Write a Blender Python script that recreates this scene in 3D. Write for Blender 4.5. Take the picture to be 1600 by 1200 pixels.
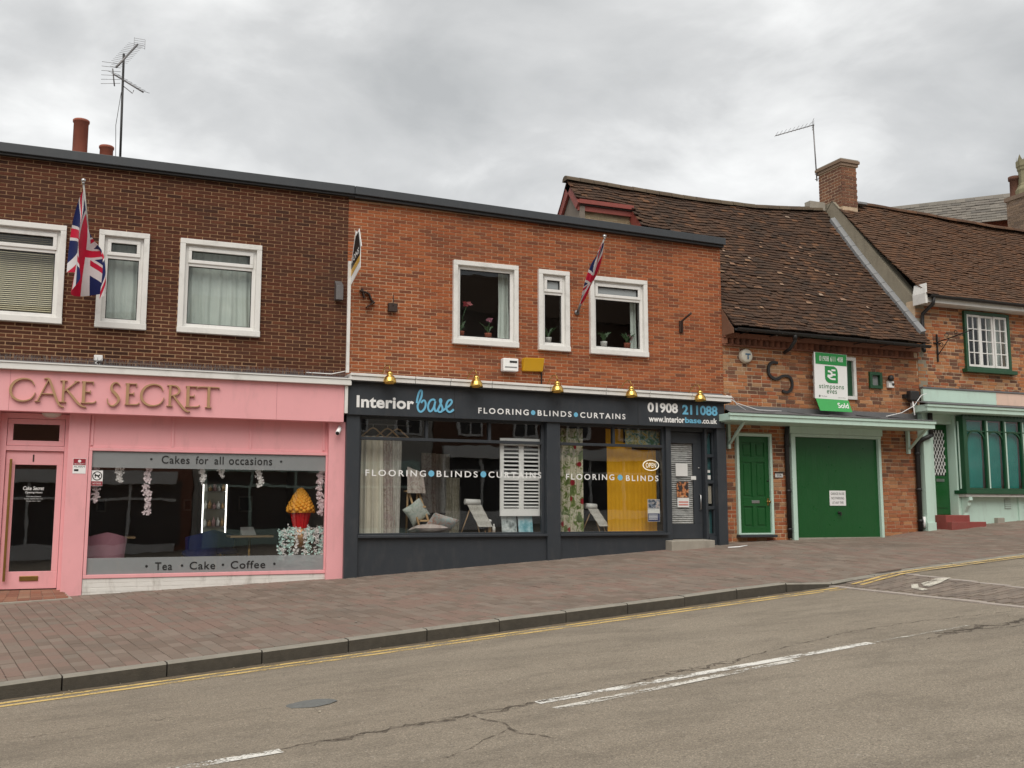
import bpy, math, random
from math import sin, cos, pi, radians, sqrt, floor, atan2, hypot
from mathutils import Vector, Matrix, noise as mnoise
R = random.Random(7)
scene = bpy.context.scene
for o in list(bpy.data.objects): bpy.data.objects.remove(o)

# ---------------------------------------------------------------- camera
YAW, PITCH, FPX = radians(22.4), radians(7.25), 1580.0
cam = bpy.data.cameras.new('camera'); camo = bpy.data.objects.new('camera', cam)
scene.collection.objects.link(camo); scene.camera = camo
cam.sensor_width = 36.0; cam.lens = 36.0 * FPX / 1600.0
cam.clip_start = 0.05; cam.clip_end = 2000
camo.location = (0, 0, 0); camo.rotation_euler = (pi / 2 + PITCH, 0, -YAW)
# ---------------------------------------------------------------- sky, sun, exposure
world = bpy.data.worlds.new('World'); scene.world = world; world.use_nodes = True
SUN_EL, SUN_AZ = radians(52), radians(205)          # azimuth clockwise from +Y
def build_world():
    nt = world.node_tree; nt.nodes.clear(); L = nt.links
    nd = nt.nodes.new
    out = nd('ShaderNodeOutputWorld'); bg = nd('ShaderNodeBackground'); L.new(bg.outputs[0], out.inputs[0])
    bg.inputs[1].default_value = 0.1
    sky = nd('ShaderNodeTexSky'); sky.sky_type = 'NISHITA'; sky.sun_disc = False
    sky.sun_elevation = SUN_EL; sky.sun_rotation = SUN_AZ
    tc = nd('ShaderNodeTexCoord'); sep = nd('ShaderNodeSeparateXYZ'); L.new(tc.outputs['Generated'], sep.inputs[0])
    # flat cloud deck: direction projected on a plane overhead
    mx = nd('ShaderNodeMath'); mx.operation = 'MAXIMUM'; mx.inputs[1].default_value = 0.0; L.new(sep.outputs[2], mx.inputs[0])
    ad = nd('ShaderNodeMath'); ad.operation = 'ADD'; ad.inputs[1].default_value = 0.22; L.new(mx.outputs[0], ad.inputs[0])
    cmb = nd('ShaderNodeCombineXYZ')
    for k in (0, 1):
        dv = nd('ShaderNodeMath'); dv.operation = 'DIVIDE'; L.new(sep.outputs[k], dv.inputs[0]); L.new(ad.outputs[0], dv.inputs[1])
        L.new(dv.outputs[0], cmb.inputs[k])
    def noise(scale, det, rough, dist, off):
        mp = nd('ShaderNodeMapping'); mp.inputs['Location'].default_value = off; L.new(cmb.outputs[0], mp.inputs[0])
        n = nd('ShaderNodeTexNoise'); n.inputs['Scale'].default_value = scale; n.inputs['Detail'].default_value = det
        n.inputs['Roughness'].default_value = rough; n.inputs['Distortion'].default_value = dist
        L.new(mp.outputs[0], n.inputs['Vector']); return n.outputs[0]
    a = noise(1.15, 5, .48, .25, (3.1, 1.7, 0)); b = noise(3.4, 6, .55, .3, (9.2, 4.4, 0))
    m = nd('ShaderNodeMath'); m.operation = 'MULTIPLY_ADD'; m.inputs[1].default_value = .34; L.new(b, m.inputs[0])
    m2 = nd('ShaderNodeMath'); m2.operation = 'MULTIPLY'; m2.inputs[1].default_value = .66; L.new(a, m2.inputs[0]); L.new(m2.outputs[0], m.inputs[2])
    rp = nd('ShaderNodeValToRGB'); L.new(m.outputs[0], rp.inputs[0])
    e = rp.color_ramp.elements
    e[0].position = .385; e[0].color = (.392, .398, .395, 1)
    e[1].position = .63; e[1].color = (.82, .82, .805, 1)
    e2 = e.new(.50); e2.color = (.53, .532, .525, 1)
    # strength of the deck in sky units (background strength .1)
    sc = nd('ShaderNodeVectorMath'); sc.operation = 'SCALE'; sc.inputs['Scale'].default_value = SKY_GAIN; L.new(rp.outputs[0], sc.inputs[0])
    mix = nd('ShaderNodeMixRGB'); mix.inputs[0].default_value = .93
    L.new(sky.outputs[0], mix.inputs[1]); L.new(sc.outputs[0], mix.inputs[2]); L.new(mix.outputs[0], bg.inputs[0])
SKY_GAIN = 8.2
build_world()
sun = bpy.data.lights.new('sun', 'SUN'); sun.energy = 1.5; sun.angle = radians(50); sun.color = (1, .945, .86)
suno = bpy.data.objects.new('sun', sun); scene.collection.objects.link(suno)
d = Vector((sin(SUN_AZ) * cos(SUN_EL), cos(SUN_AZ) * cos(SUN_EL), sin(SUN_EL)))
suno.rotation_euler = d.to_track_quat('Z', 'Y').to_euler(); suno.location = (0, -20, 30)
vs = scene.view_settings; vs.view_transform = 'Standard'; vs.look = 'None'; vs.gamma = 1; vs.exposure = 0.72
vs.use_curve_mapping = False
scene.render.engine = 'CYCLES'

# ---------------------------------------------------------------- helpers
COL = scene.collection
_fw = Vector((sin(YAW) * cos(PITCH), cos(YAW) * cos(PITCH), sin(PITCH))); _rt = Vector((cos(YAW), -sin(YAW), 0)); _up = _rt.cross(_fw)
def at(px, py, Y):
    "where the survey sight line (px,py) meets the vertical plane at depth Y -> (X, Z)"
    r = _fw + _rt * ((px - 800) / FPX) - _up * ((py - 600) / FPX); r *= Y / r.y
    return r.x, r.z
def atX(px, py, Y): return at(px, py, Y)[0]
def atZ(px, py, Y): return at(px, py, Y)[1]

class MB:
    "collects shapes into one mesh"
    def __init__(s): s.v = []; s.f = []; s.m = []; s.r = []; s.s = []; s.cr = .5; s.cm = 0; s.sm = False; s.uv = None
    def add(s, vs, fs):
        b = len(s.v); s.v += [tuple(v) for v in vs]
        for f in fs: s.f.append([b + i for i in f]); s.m.append(s.cm); s.r.append(s.cr); s.s.append(s.sm)
        return s
    def box(s, x0, x1, y0, y1, z0, z1, skip=''):
        vs = [(x0,y0,z0),(x1,y0,z0),(x1,y1,z0),(x0,y1,z0),(x0,y0,z1),(x1,y0,z1),(x1,y1,z1),(x0,y1,z1)]
        fs = {'f':(0,1,5,4),'r':(1,2,6,5),'b':(2,3,7,6),'l':(3,0,4,7),'t':(4,5,6,7),'d':(3,2,1,0)}
        return s.add(vs, [fs[k] for k in fs if k not in skip])
    def hexa(s, p):       # 8 corners in box order
        return s.add(p, [(0,1,5,4),(1,2,6,5),(2,3,7,6),(3,0,4,7),(4,5,6,7),(3,2,1,0)])
    def prism(s, poly, y0, y1):          # polygon (x,z) counter-clockwise seen from the street, extruded in y
        n = len(poly); vs = [(x, y0, z) for x, z in poly] + [(x, y1, z) for x, z in poly]
        return s.add(vs, [tuple(range(n)), tuple(range(2*n-1, n-1, -1))] + [(i, i+n, (i+1) % n + n, (i+1) % n) for i in range(n)])
    def prismx(s, poly, x0, x1):         # polygon (y,z) extruded in x
        n = len(poly); vs = [(x0, y, z) for y, z in poly] + [(x1, y, z) for y, z in poly]
        return s.add(vs, [tuple(range(n-1, -1, -1)), tuple(range(n, 2*n))] + [(i, (i+1) % n, (i+1) % n + n, i+n) for i in range(n)])
    def tube(s, pts, r, n=8, caps=True):
        pts = [Vector(p) for p in pts]; rings = []; k0 = len(pts)
        rs = r if isinstance(r, (list, tuple)) else [r] * k0
        up = None; vs = []
        for i, p in enumerate(pts):
            t = (pts[min(i+1, k0-1)] - pts[max(i-1, 0)])
            t = t.normalized() if t.length > 1e-9 else Vector((0,0,1))
            if up is None: up = Vector((0,0,1)) if abs(t.z) < .9 else Vector((1,0,0))
            a = t.cross(up); a = a.normalized() if a.length > 1e-6 else t.orthogonal().normalized()
            b = a.cross(t).normalized(); up = b
            for j in range(n):
                an = 2*pi*j/n; vs.append(p + a*cos(an)*rs[i] + b*sin(an)*rs[i])
        fs = [(i*n+j, i*n+(j+1) % n, (i+1)*n+(j+1) % n, (i+1)*n+j) for i in range(k0-1) for j in range(n)]
        o = s.sm; s.sm = True; s.add(vs, fs); s.sm = o
        if caps:
            b = len(s.v) - len(vs)
            for ring in (range(n-1, -1, -1), range((k0-1)*n, k0*n)):
                s.f.append([b+i for i in ring]); s.m.append(s.cm); s.r.append(s.cr); s.s.append(False)
        return s
    def lathe(s, prof, c, n=20, axis='Z'):
        vs = []
        for r, h in prof:
            for j in range(n):
                a = 2*pi*j/n
                if axis == 'Z': vs.append((c[0]+r*cos(a), c[1]+r*sin(a), c[2]+h))
                else: vs.append((c[0]+r*cos(a), c[1]-h, c[2]+r*sin(a)))   # axis towards the street
        k = len(prof); fs = [(i*n+j, i*n+(j+1) % n, (i+1)*n+(j+1) % n, (i+1)*n+j) for i in range(k-1) for j in range(n)]
        o = s.sm; s.sm = True; s.add(vs, fs); s.sm = o
        return s
    def stroke(s, pts, ws, y0, y1, smooth=4, rise=0):
        "flat pen stroke in the wall plane, points (x,z), given thickness in y"
        P = [Vector(p) for p in pts]; W = list(ws) if isinstance(ws, (list, tuple)) else [ws]*len(P)
        if smooth > 1 and len(P) > 2:
            Q = []; V = []
            for i in range(len(P)-1):
                p0 = P[max(i-1,0)]; p1 = P[i]; p2 = P[i+1]; p3 = P[min(i+2, len(P)-1)]
                for k in range(smooth):
                    t = k/smooth; Q.append(.5*((2*p1)+(p2-p0)*t+(2*p0-5*p1+4*p2-p3)*t*t+(3*p1-p0-3*p2+p3)*t**3)); V.append(W[i]*(1-t)+W[i+1]*t)
            Q.append(P[-1]); V.append(W[-1]); P, W = Q, V
        n = len(P); Lr = []
        for i, p in enumerate(P):
            t = (P[min(i+1,n-1)] - P[max(i-1,0)]); t = t.normalized() if t.length > 1e-9 else Vector((1,0))
            q = Vector((-t.y, t.x))*W[i]/2; Lr.append((p+q, p-q))
        vs = []
        for i, (a, b) in enumerate(Lr): yf = y0-rise*i/n; vs += [(a.x,yf,a.y),(b.x,yf,b.y),(a.x,y1,a.y),(b.x,y1,b.y)]
        fs = []
        for i in range(n-1):
            k = 4*i; fs += [(k,k+1,k+5,k+4),(k+1,k+3,k+7,k+5),(k+3,k+2,k+6,k+7),(k+2,k,k+4,k+6)]
        fs += [(0,2,3,1),(4*n-4,4*n-3,4*n-1,4*n-2)]
        return s.add(vs, fs)
    def grid(s, fn, nu, nv, uv=False):
        b = len(s.v); vs = [fn(i/nu, j/nv) for j in range(nv+1) for i in range(nu+1)]
        fs = [(j*(nu+1)+i, j*(nu+1)+i+1, (j+1)*(nu+1)+i+1, (j+1)*(nu+1)+i) for j in range(nv) for i in range(nu)]
        o = s.sm; s.sm = True; s.add(vs, fs); s.sm = o
        if uv: s.uv = [(i/nu, j/nv) for j in range(nv+1) for i in range(nu+1)]
        return s
    def mesh(s, name, mats):
        me = bpy.data.meshes.new(name); me.from_pydata(s.v, [], s.f)
        for m in (mats if isinstance(mats, (list, tuple)) else [mats]): me.materials.append(m)
        me.polygons.foreach_set('material_index', s.m); me.polygons.foreach_set('use_smooth', s.s)
        a = me.attributes.new('rnd', 'FLOAT', 'FACE'); a.data.foreach_set('value', s.r)
        if s.uv:
            u = me.uv_layers.new(name='UVMap')
            for lp in me.loops: u.data[lp.index].uv = s.uv[lp.vertex_index]
        me.update(); return me
    def build(s, name, mats, parent=None, bev=0, kind=None, label=None):
        o = bpy.data.objects.new(name, s.mesh(name, mats)); COL.objects.link(o)
        if parent is not None: attach(o, parent)
        if bev:
            m = o.modifiers.new('bevel', 'BEVEL'); m.width = bev; m.segments = 2; m.limit_method = 'ANGLE'; m.angle_limit = radians(40)
        if kind: o['kind'] = kind
        if label: o['label'] = label
        return o
def wpos(o):
    l = Vector(o.location)
    if o.parent is not None: l = l + o.matrix_parent_inverse.to_translation() + wpos(o.parent)
    return l
def attach(o, parent):
    o.parent = parent; o.matrix_parent_inverse = Matrix.Translation(-wpos(parent))
def thing(name, label, cat, loc=(0,0,0), group=None):
    o = bpy.data.objects.new(name, None); COL.objects.link(o); o.location = loc; o.empty_display_size = .2
    o['label'] = label; o['category'] = cat
    if group: o['group'] = group
    return o
def tag(o, label, cat, group=None):
    o['label'] = label; o['category'] = cat
    if group: o['group'] = group
    return o
def bx(name, mat, parent, *b, bev=0, label=None): return MB().box(*b).build(name, mat, parent, bev, label=label)

# ---------------------------------------------------------------- materials
class NB:
    def __init__(s, name):
        s.mat = bpy.data.materials.new(name); s.mat.use_nodes = True; s.t = s.mat.node_tree; s.L = s.t.links
        s.p = s.t.nodes['Principled BSDF']; s.out = s.t.nodes['Material Output']; s._pos = None
    def n(s, ty, **k):
        x = s.t.nodes.new(ty)
        for a, b in k.items(): setattr(x, a, b)
        return x
    def put(s, sock, v):
        if hasattr(v, 'is_output'): s.L.new(v, sock)
        else:
            if isinstance(v, tuple) and len(v) == 3 and sock.type == 'RGBA': v = (*v, 1)
            sock.default_value = v
    @property
    def pos(s):
        if s._pos is None: s._pos = s.n('ShaderNodeNewGeometry').outputs['Position']
        return s._pos
    def math(s, op, a, b=None, c=None, clamp=False):
        x = s.n('ShaderNodeMath', operation=op, use_clamp=clamp)
        for i, v in enumerate((a, b, c)):
            if v is not None: s.put(x.inputs[i], v)
        return x.outputs[0]
    def noise(s, scale, det=4, rough=.55, vec=None, stretch=None, dist=0):
        x = s.n('ShaderNodeTexNoise'); x.inputs['Scale'].default_value = scale; x.inputs['Detail'].default_value = det
        x.inputs['Roughness'].default_value = rough; x.inputs['Distortion'].default_value = dist
        v = vec or s.pos
        if stretch:
            m = s.n('ShaderNodeMapping'); m.inputs['Scale'].default_value = stretch; s.L.new(v, m.inputs[0]); v = m.outputs[0]
        s.L.new(v, x.inputs['Vector']); return x.outputs[0]
    def voro(s, scale, vec=None, feature='F1', out=0, stretch=None):
        x = s.n('ShaderNodeTexVoronoi', feature=feature); x.inputs['Scale'].default_value = scale; v = vec or s.pos
        if stretch:
            m = s.n('ShaderNodeMapping'); m.inputs['Scale'].default_value = stretch; s.L.new(v, m.inputs[0]); v = m.outputs[0]
        s.L.new(v, x.inputs['Vector']); return x.outputs[out]
    def ramp(s, fac, stops, const=False):
        x = s.n('ShaderNodeValToRGB'); s.put(x.inputs[0], fac); e = x.color_ramp.elements
        if const: x.color_ramp.interpolation = 'CONSTANT'
        for i, (p, c) in enumerate(stops):
            c = (c, c, c) if isinstance(c, (int, float)) else c
            el = e[i] if i < 2 else e.new(p)
            el.position = p; el.color = (*c, 1)
        return x.outputs[0]
    def mix(s, fac, a, b, op='MIX'):
        x = s.n('ShaderNodeMixRGB', blend_type=op); s.put(x.inputs[0], fac); s.put(x.inputs[1], a); s.put(x.inputs[2], b); return x.outputs[0]
    def bump(s, h, dist, strength=1.0):
        x = s.n('ShaderNodeBump'); x.inputs['Distance'].default_value = dist; x.inputs['Strength'].default_value = strength
        s.put(x.inputs['Height'], h); s.L.new(x.outputs[0], s.p.inputs['Normal'])
    def attr(s, nm='rnd'): return s.n('ShaderNodeAttribute', attribute_name=nm).outputs['Fac']
    def base(s, c): s.put(s.p.inputs['Base Color'], c)
    def set(s, rough=.6, metal=0, spec=.5):
        s.put(s.p.inputs['Roughness'], rough); s.put(s.p.inputs['Metallic'], metal); s.put(s.p.inputs['Specular IOR Level'], spec); return s.mat
def darker(c, k): return tuple(min(1, x*k) for x in c)
def paint(name, col, rough=.45, var=.12, scale=5, grime=.25, gcol=(.16,.14,.115), bump=.0006, bscale=45, metal=0, spec=.5, streak=True):
    "painted or plain surface with faint tone drift, vertical grime and fine relief"
    b = NB(name)
    c = b.mix(b.noise(scale, 4), darker(col, 1-var), darker(col, 1+var*.7))
    if grime:
        g = b.noise(3.2, 6, .65, stretch=(2.2,2.2,.7) if streak else None)
        g = b.ramp(g, [(.52, 0), (.78, 1)])
        c = b.mix(b.math('MULTIPLY', g, grime), c, gcol)
    b.base(c); b.bump(b.noise(bscale, 3), bump)
    rg = b.math('MULTIPLY_ADD', b.noise(scale*3, 3), .25, rough-.12)
    return b.set(rg, metal, spec)
def brickmat(name, cols, speck=.25, stain=.35, stain_col=(.05,.04,.035)):
    b = NB(name); k = len(cols)
    c = b.ramp(b.attr(), [((i+.0)/max(1,k-1), cc) for i, cc in enumerate(cols)])
    n = b.noise(38, 6, .65)
    c = b.mix(b.math('MULTIPLY', b.ramp(n, [(.35, 0), (.75, 1)]), speck), c, (.36,.2,.13))
    c = b.mix(b.math('MULTIPLY', b.ramp(b.noise(90, 4), [(.5, 0), (.7, 1)]), speck), c, (.05,.03,.025))
    st = b.ramp(b.noise(.9, 6, .65), [(.5, 0), (.8, 1)])
    c = b.mix(b.math('MULTIPLY', st, stain), c, stain_col)
    b.base(c); b.bump(b.noise(120, 5, .7), .004); return b.set(.9, 0, .25)
def mortarmat(name, col):
    b = NB(name); c = b.mix(b.noise(25, 5), darker(col, .65), darker(col, 1.15))
    c = b.mix(b.math('MULTIPLY', b.ramp(b.noise(.9, 6, .65), [(.5, 0), (.8, 1)]), .5), c, (.08,.065,.05))
    b.base(c); b.bump(b.noise(200, 4), .003); return b.set(.95, 0, .2)
def glassmat(name, tint=(.86,.9,.9), refl=1.0, wob=.0015):
    b = NB(name); b.t.nodes.remove(b.p)
    tr = b.n('ShaderNodeBsdfTransparent'); tr.inputs[0].default_value = (*tint, 1)
    gl = b.n('ShaderNodeBsdfGlossy'); gl.inputs['Roughness'].default_value = .01; gl.inputs[0].default_value = (.95,.97,1,1)
    gm = b.n('ShaderNodeNewGeometry'); dt = b.n('ShaderNodeVectorMath', operation='DOT_PRODUCT'); b.L.new(gm.outputs['Incoming'], dt.inputs[0]); b.L.new(gm.outputs['Normal'], dt.inputs[1])
    fr = b.math('MULTIPLY_ADD', b.math('POWER', b.math('SUBTRACT', 1.0, b.math('ABSOLUTE', dt.outputs['Value']), clamp=True), 5.0), .96, .04)   # Schlick, the same from both sides
    bp = b.n('ShaderNodeBump'); bp.inputs['Distance'].default_value = wob; bp.inputs['Strength'].default_value = .6
    b.put(bp.inputs['Height'], b.noise(1.6, 2)); b.L.new(bp.outputs[0], gl.inputs['Normal'])
    ms = b.n('ShaderNodeMixShader'); b.put(ms.inputs[0], b.math('MULTIPLY', fr, refl, clamp=True))
    b.L.new(tr.outputs[0], ms.inputs[1]); b.L.new(gl.outputs[0], ms.inputs[2]); b.L.new(ms.outputs[0], b.out.inputs[0]); return b.mat
def filmmat(name, col, op):
    b = NB(name); b.base(col); b.set(.7)
    tr = b.n('ShaderNodeBsdfTransparent'); ms = b.n('ShaderNodeMixShader')
    f = b.math('MULTIPLY_ADD', b.noise(4, 3), .14, op-.07)
    b.put(ms.inputs[0], f); b.L.new(tr.outputs[0], ms.inputs[1]); b.L.new(b.p.outputs[0], ms.inputs[2]); b.L.new(ms.outputs[0], b.out.inputs[0]); return b.mat
def wornmat(name, col, lo, hi):
    b = NB(name)
    b.base(b.mix(b.noise(30, 4), darker(col, .75), col)); b.set(.75)
    n = b.math('ADD', b.math('MULTIPLY', b.noise(5, 6, .7, stretch=(.6,1.6,1)), .55), b.math('MULTIPLY', b.noise(42, 5, .75), .45))
    f = b.ramp(n, [(lo, 1), (hi, 0)])
    tr = b.n('ShaderNodeBsdfTransparent'); ms = b.n('ShaderNodeMixShader'); b.put(ms.inputs[0], f)
    b.L.new(tr.outputs[0], ms.inputs[1]); b.L.new(b.p.outputs[0], ms.inputs[2]); b.L.new(ms.outputs[0], b.out.inputs[0])
    return b.mat
def emit(name, col, st):
    b = NB(name); b.put(b.p.inputs['Emission Color'], col); b.p.inputs['Emission Strength'].default_value = st; b.base(col); return b.set(.5)
def fabric(name, cols, scale=9, kind='noise', rough=.9):
    b = NB(name)
    n = b.noise(scale, 5, .6, dist=.8) if kind == 'noise' else b.voro(scale, out=0)
    c = b.ramp(n, cols); c = b.mix(.18, c, b.ramp(b.noise(300, 2), [(.3, .2), (.7, 1)]), 'MULTIPLY')
    b.base(c); b.bump(b.noise(400, 2), .0006); return b.set(rough, 0, .2)

WHITE = paint('white_upvc', (.78,.77,.745), .35, .06, grime=.3, gcol=(.3,.26,.2))
WHITEW = paint('white_timber', (.76,.75,.72), .5, .08, grime=.35, gcol=(.2,.18,.15), streak=False)
PINK = paint('pink_paint', (.83,.395,.415), .5, .08, 2.5, .35, (.52,.27,.26))
SLATEGREY = paint('charcoal_paint', (.036,.042,.05), .4, .12, 3, .25, (.11,.1,.095))
FASCIA = paint('grey_roof_trim', (.045,.05,.056), .45, .1, 2, .15, (.12,.12,.12))
GREEN = paint('green_gloss', (.009,.088,.02), .32, .1, 2.5, .12, (.03,.08,.03))
GREEND = paint('dark_green', (.012,.07,.028), .4, .15, 4, .15)
MINT = paint('mint_paint', (.53,.70,.61), .5, .05, 3, .25, (.28,.29,.25))
BLACK = paint('black_iron', (.018,.017,.017), .5, .3, 8, .2, (.09,.06,.045))
BROWNIRON = paint('rusty_iron', (.04,.022,.016), .7, .35, 12, .3, (.1,.05,.03), bump=.002)
BRASS = paint('brass', (.72,.46,.12), .22, .12, 9, .15, (.25,.15,.04), metal=1)
OLDBRASS = paint('aged_brass', (.36,.22,.07), .42, .15, 9, .2, (.2,.12,.04), metal=1)
GOLDLET = paint('gold_letter', (.43,.255,.13), .55, .12, 9, .15, (.2,.1,.05))
STEEL = paint('steel', (.5,.5,.5), .35, .1, 9, .1, metal=1)
ALU = paint('dull_metal', (.2,.19,.19), .5, .15, 9, .2, metal=.7)
LEAD = paint('lead_sheet', (.15,.15,.155), .65, .2, 4, .35, (.07,.065,.06), bump=.003, bscale=12)
CONC = paint('concrete', (.34,.31,.26), .9, .2, 6, .4, (.12,.1,.08), bump=.003, bscale=60, streak=False)
RENDERC = paint('cement_render', (.30,.265,.2), .95, .22, 3, .45, (.13,.115,.09), bump=.006, bscale=40)
TERRA = paint('terracotta', (.34,.10,.06), .75, .2, 8, .35, (.12,.06,.05), bump=.002)
REDWOOD = paint('red_painted_timber', (.26,.06,.045), .6, .2, 6, .3, (.12,.06,.05))
REDSTEP = paint('red_step_paint', (.26,.055,.045), .6, .2, 8, .35, (.15,.1,.08), streak=False)
BLACKTXT = paint('black_lettering', (.012,.012,.012), .5, .1, 5, 0)
WHITETXT = paint('white_lettering', (.85,.85,.84), .5, .04, 5, 0)
BLUETXT = paint('blue_lettering', (.16,.47,.68), .5, .05, 5, 0)
REDTXT = paint('dark_red_print', (.30,.015,.03), .5, .1, 5, 0)
GREENTXT = paint('green_print', (.02,.26,.06), .45, .06, 5, 0)
GREYTXT = paint('grey_print', (.2,.2,.2), .6, .1, 5, 0)
PAPER = paint('white_paper', (.72,.72,.70), .8, .05, 5, .1)
GLASS = glassmat('window_glass', (.97,.98,.975), .6)
SHOPGLASS = glassmat('shop_glass', (.98,.985,.98), 1.5)
FROST = filmmat('frosted_film', (.34,.36,.365), .55)
MORTAR_A = mortarmat('mortar_buff', (.46,.285,.165)); MORTAR_B = mortarmat('mortar_tan', (.64,.40,.25)); MORTAR_C = mortarmat('mortar_lime', (.64,.49,.34))
BRICK_A = brickmat('brown_brick', [(.06,.022,.012),(.095,.03,.016),(.07,.027,.017),(.125,.042,.021),(.088,.025,.013),(.045,.018,.012),(.11,.034,.018)], .06, .3)
BRICK_B = brickmat('orange_brick', [(.36,.10,.036),(.40,.125,.045),(.31,.082,.032),(.21,.068,.034),(.36,.11,.04),(.17,.056,.03),(.33,.088,.03),(.37,.108,.04)], .1, .3)
BRICK_C = brickmat('old_red_brick', [(.42,.15,.06),(.50,.25,.12),(.33,.10,.045),(.44,.17,.07),(.14,.068,.045),(.17,.08,.05),(.42,.16,.065),(.40,.23,.125),(.37,.11,.048),(.22,.10,.06),(.46,.20,.085),(.22,.10,.06)], .14, .35)
BRICK_W = paint('whitewashed_brick', (.74,.72,.68), .75, .1, 6, .6, (.25,.22,.18), bump=.003)
BRICK_Y = brickmat('cream_brick', [(.38,.30,.18),(.30,.24,.15),(.43,.36,.23),(.24,.2,.13)], .2, .3)
BRICK_G = brickmat('sooty_brick', [(.15,.115,.09),(.24,.175,.125),(.2,.155,.125),(.3,.215,.15)], .2, .4)
TILE = brickmat('clay_roof_tile', [(.034,.022,.016),(.056,.032,.021),(.09,.046,.026),(.04,.027,.02),(.07,.04,.025),(.028,.021,.017),(.15,.074,.038),(.05,.035,.025)], .16, .55, (.035,.032,.026))
TILE_D = brickmat('brown_roof_tile', [(.062,.035,.022),(.092,.048,.027),(.13,.062,.031),(.07,.041,.026),(.11,.057,.032),(.085,.052,.034)], .18, .4, (.05,.042,.03))
SLATE = brickmat('grey_slate', [(.12,.115,.105),(.17,.16,.14),(.2,.185,.16),(.145,.135,.12)], .1, .4, (.09,.09,.07))
PAVER = brickmat('paving_block', [(.205,.165,.135),(.24,.198,.165),(.172,.138,.112),(.225,.16,.132),(.195,.168,.14),(.22,.18,.148)], .15, .75, (.13,.112,.095))
PAVEBED = mortarmat('paving_joint', (.09,.07,.058))
KERBF = paint('kerb_grime_shade_face', (.075,.066,.052), .95, .4, 12, .5, (.03,.028,.02), bump=.005, bscale=70, streak=False)  # tyre grime, plus the upright face's shade darkened into the colour
KERB = paint('kerb_granite', (.27,.25,.21), .9, .25, 9, .45, (.06,.055,.04), bump=.004, bscale=80, streak=False)
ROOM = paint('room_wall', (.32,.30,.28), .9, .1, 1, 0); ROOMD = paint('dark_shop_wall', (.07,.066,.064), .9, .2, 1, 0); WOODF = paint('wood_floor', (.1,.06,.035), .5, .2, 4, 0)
WOOD = paint('light_wood', (.50,.33,.17), .55, .15, 14, .1); TREAD = paint('tan_timber', (.42,.27,.14), .6, .15, 10, .1)
def asphalt():
    b = NB('worn_asphalt')
    c = b.mix(b.noise(.5, 6, .6, stretch=(.45,1.3,1)), (.255,.213,.163), (.37,.322,.255))
    v = b.voro(140, out=1)
    sp = b.n('ShaderNodeSeparateColor'); b.L.new(v, sp.inputs[0])
    c = b.mix(.48, c, b.ramp(sp.outputs[0], [(0, .28), (.5, .8), (.85, 1.08), (1, 2.0)]), 'MULTIPLY')
    c = b.mix(b.math('MULTIPLY', b.ramp(b.noise(1.7, 8, .72, stretch=(.6,1.4,1)), [(.46, 0), (.70, 1)]), .6), c, (.14,.12,.094))
    c = b.mix(b.math('MULTIPLY', b.ramp(b.noise(.33, 5, .6, stretch=(.25,2.2,1)), [(.5, 0), (.68, 1)]), .35), c, (.17,.148,.118))   # worn wheel tracks
    c = b.mix(b.math('MULTIPLY', b.ramp(b.noise(48, 3, .6), [(.58, 0), (.70, 1)]), .55), c, (.06,.052,.043))
    c = b.mix(b.math('MULTIPLY', b.ramp(b.noise(26, 2, .5), [(.66, 0), (.72, 1)]), .3), c, (.5,.46,.4))
    b.base(c); b.bump(b.math('ADD', b.math('MULTIPLY', b.voro(140), .5), b.noise(60, 5, .7)), .008); return b.set(.9, 0, .3)
ASPHALT = asphalt()
def crackmat():
    b = NB('crack_tar'); b.base(b.mix(b.noise(35, 5), (.06,.047,.036), (.13,.105,.08))); b.set(.9)
    tr = b.n('ShaderNodeBsdfTransparent'); ms = b.n('ShaderNodeMixShader'); b.put(ms.inputs[0], b.ramp(b.noise(14, 6, .75), [(.40, 0), (.62, .9)]))
    b.L.new(tr.outputs[0], ms.inputs[1]); b.L.new(b.p.outputs[0], ms.inputs[2]); b.L.new(ms.outputs[0], b.out.inputs[0]); return b.mat
def tarmat(name, col):
    b = NB(name); b.base(b.mix(b.noise(35, 5), darker(col, .6), darker(col, 1.3))); b.bump(b.noise(90, 4), .004); return b.set(.85, 0, .3)
TAR = crackmat(); PATCH = tarmat('patch_tar', (.16,.165,.158)); DIRT = tarmat('gutter_grit', (.16,.125,.085))
YELLOWLINE = wornmat('yellow_line_paint', (.75,.53,.19), .49, .57); WHITELINE = wornmat('white_line_paint', (.82,.80,.74), .485, .545); WORNWHITE = wornmat('half_worn_paint', (.74,.71,.64), .46, .53); FAINTLINE = wornmat('faint_line_paint', (.6,.57,.5), .44, .54)

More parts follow.
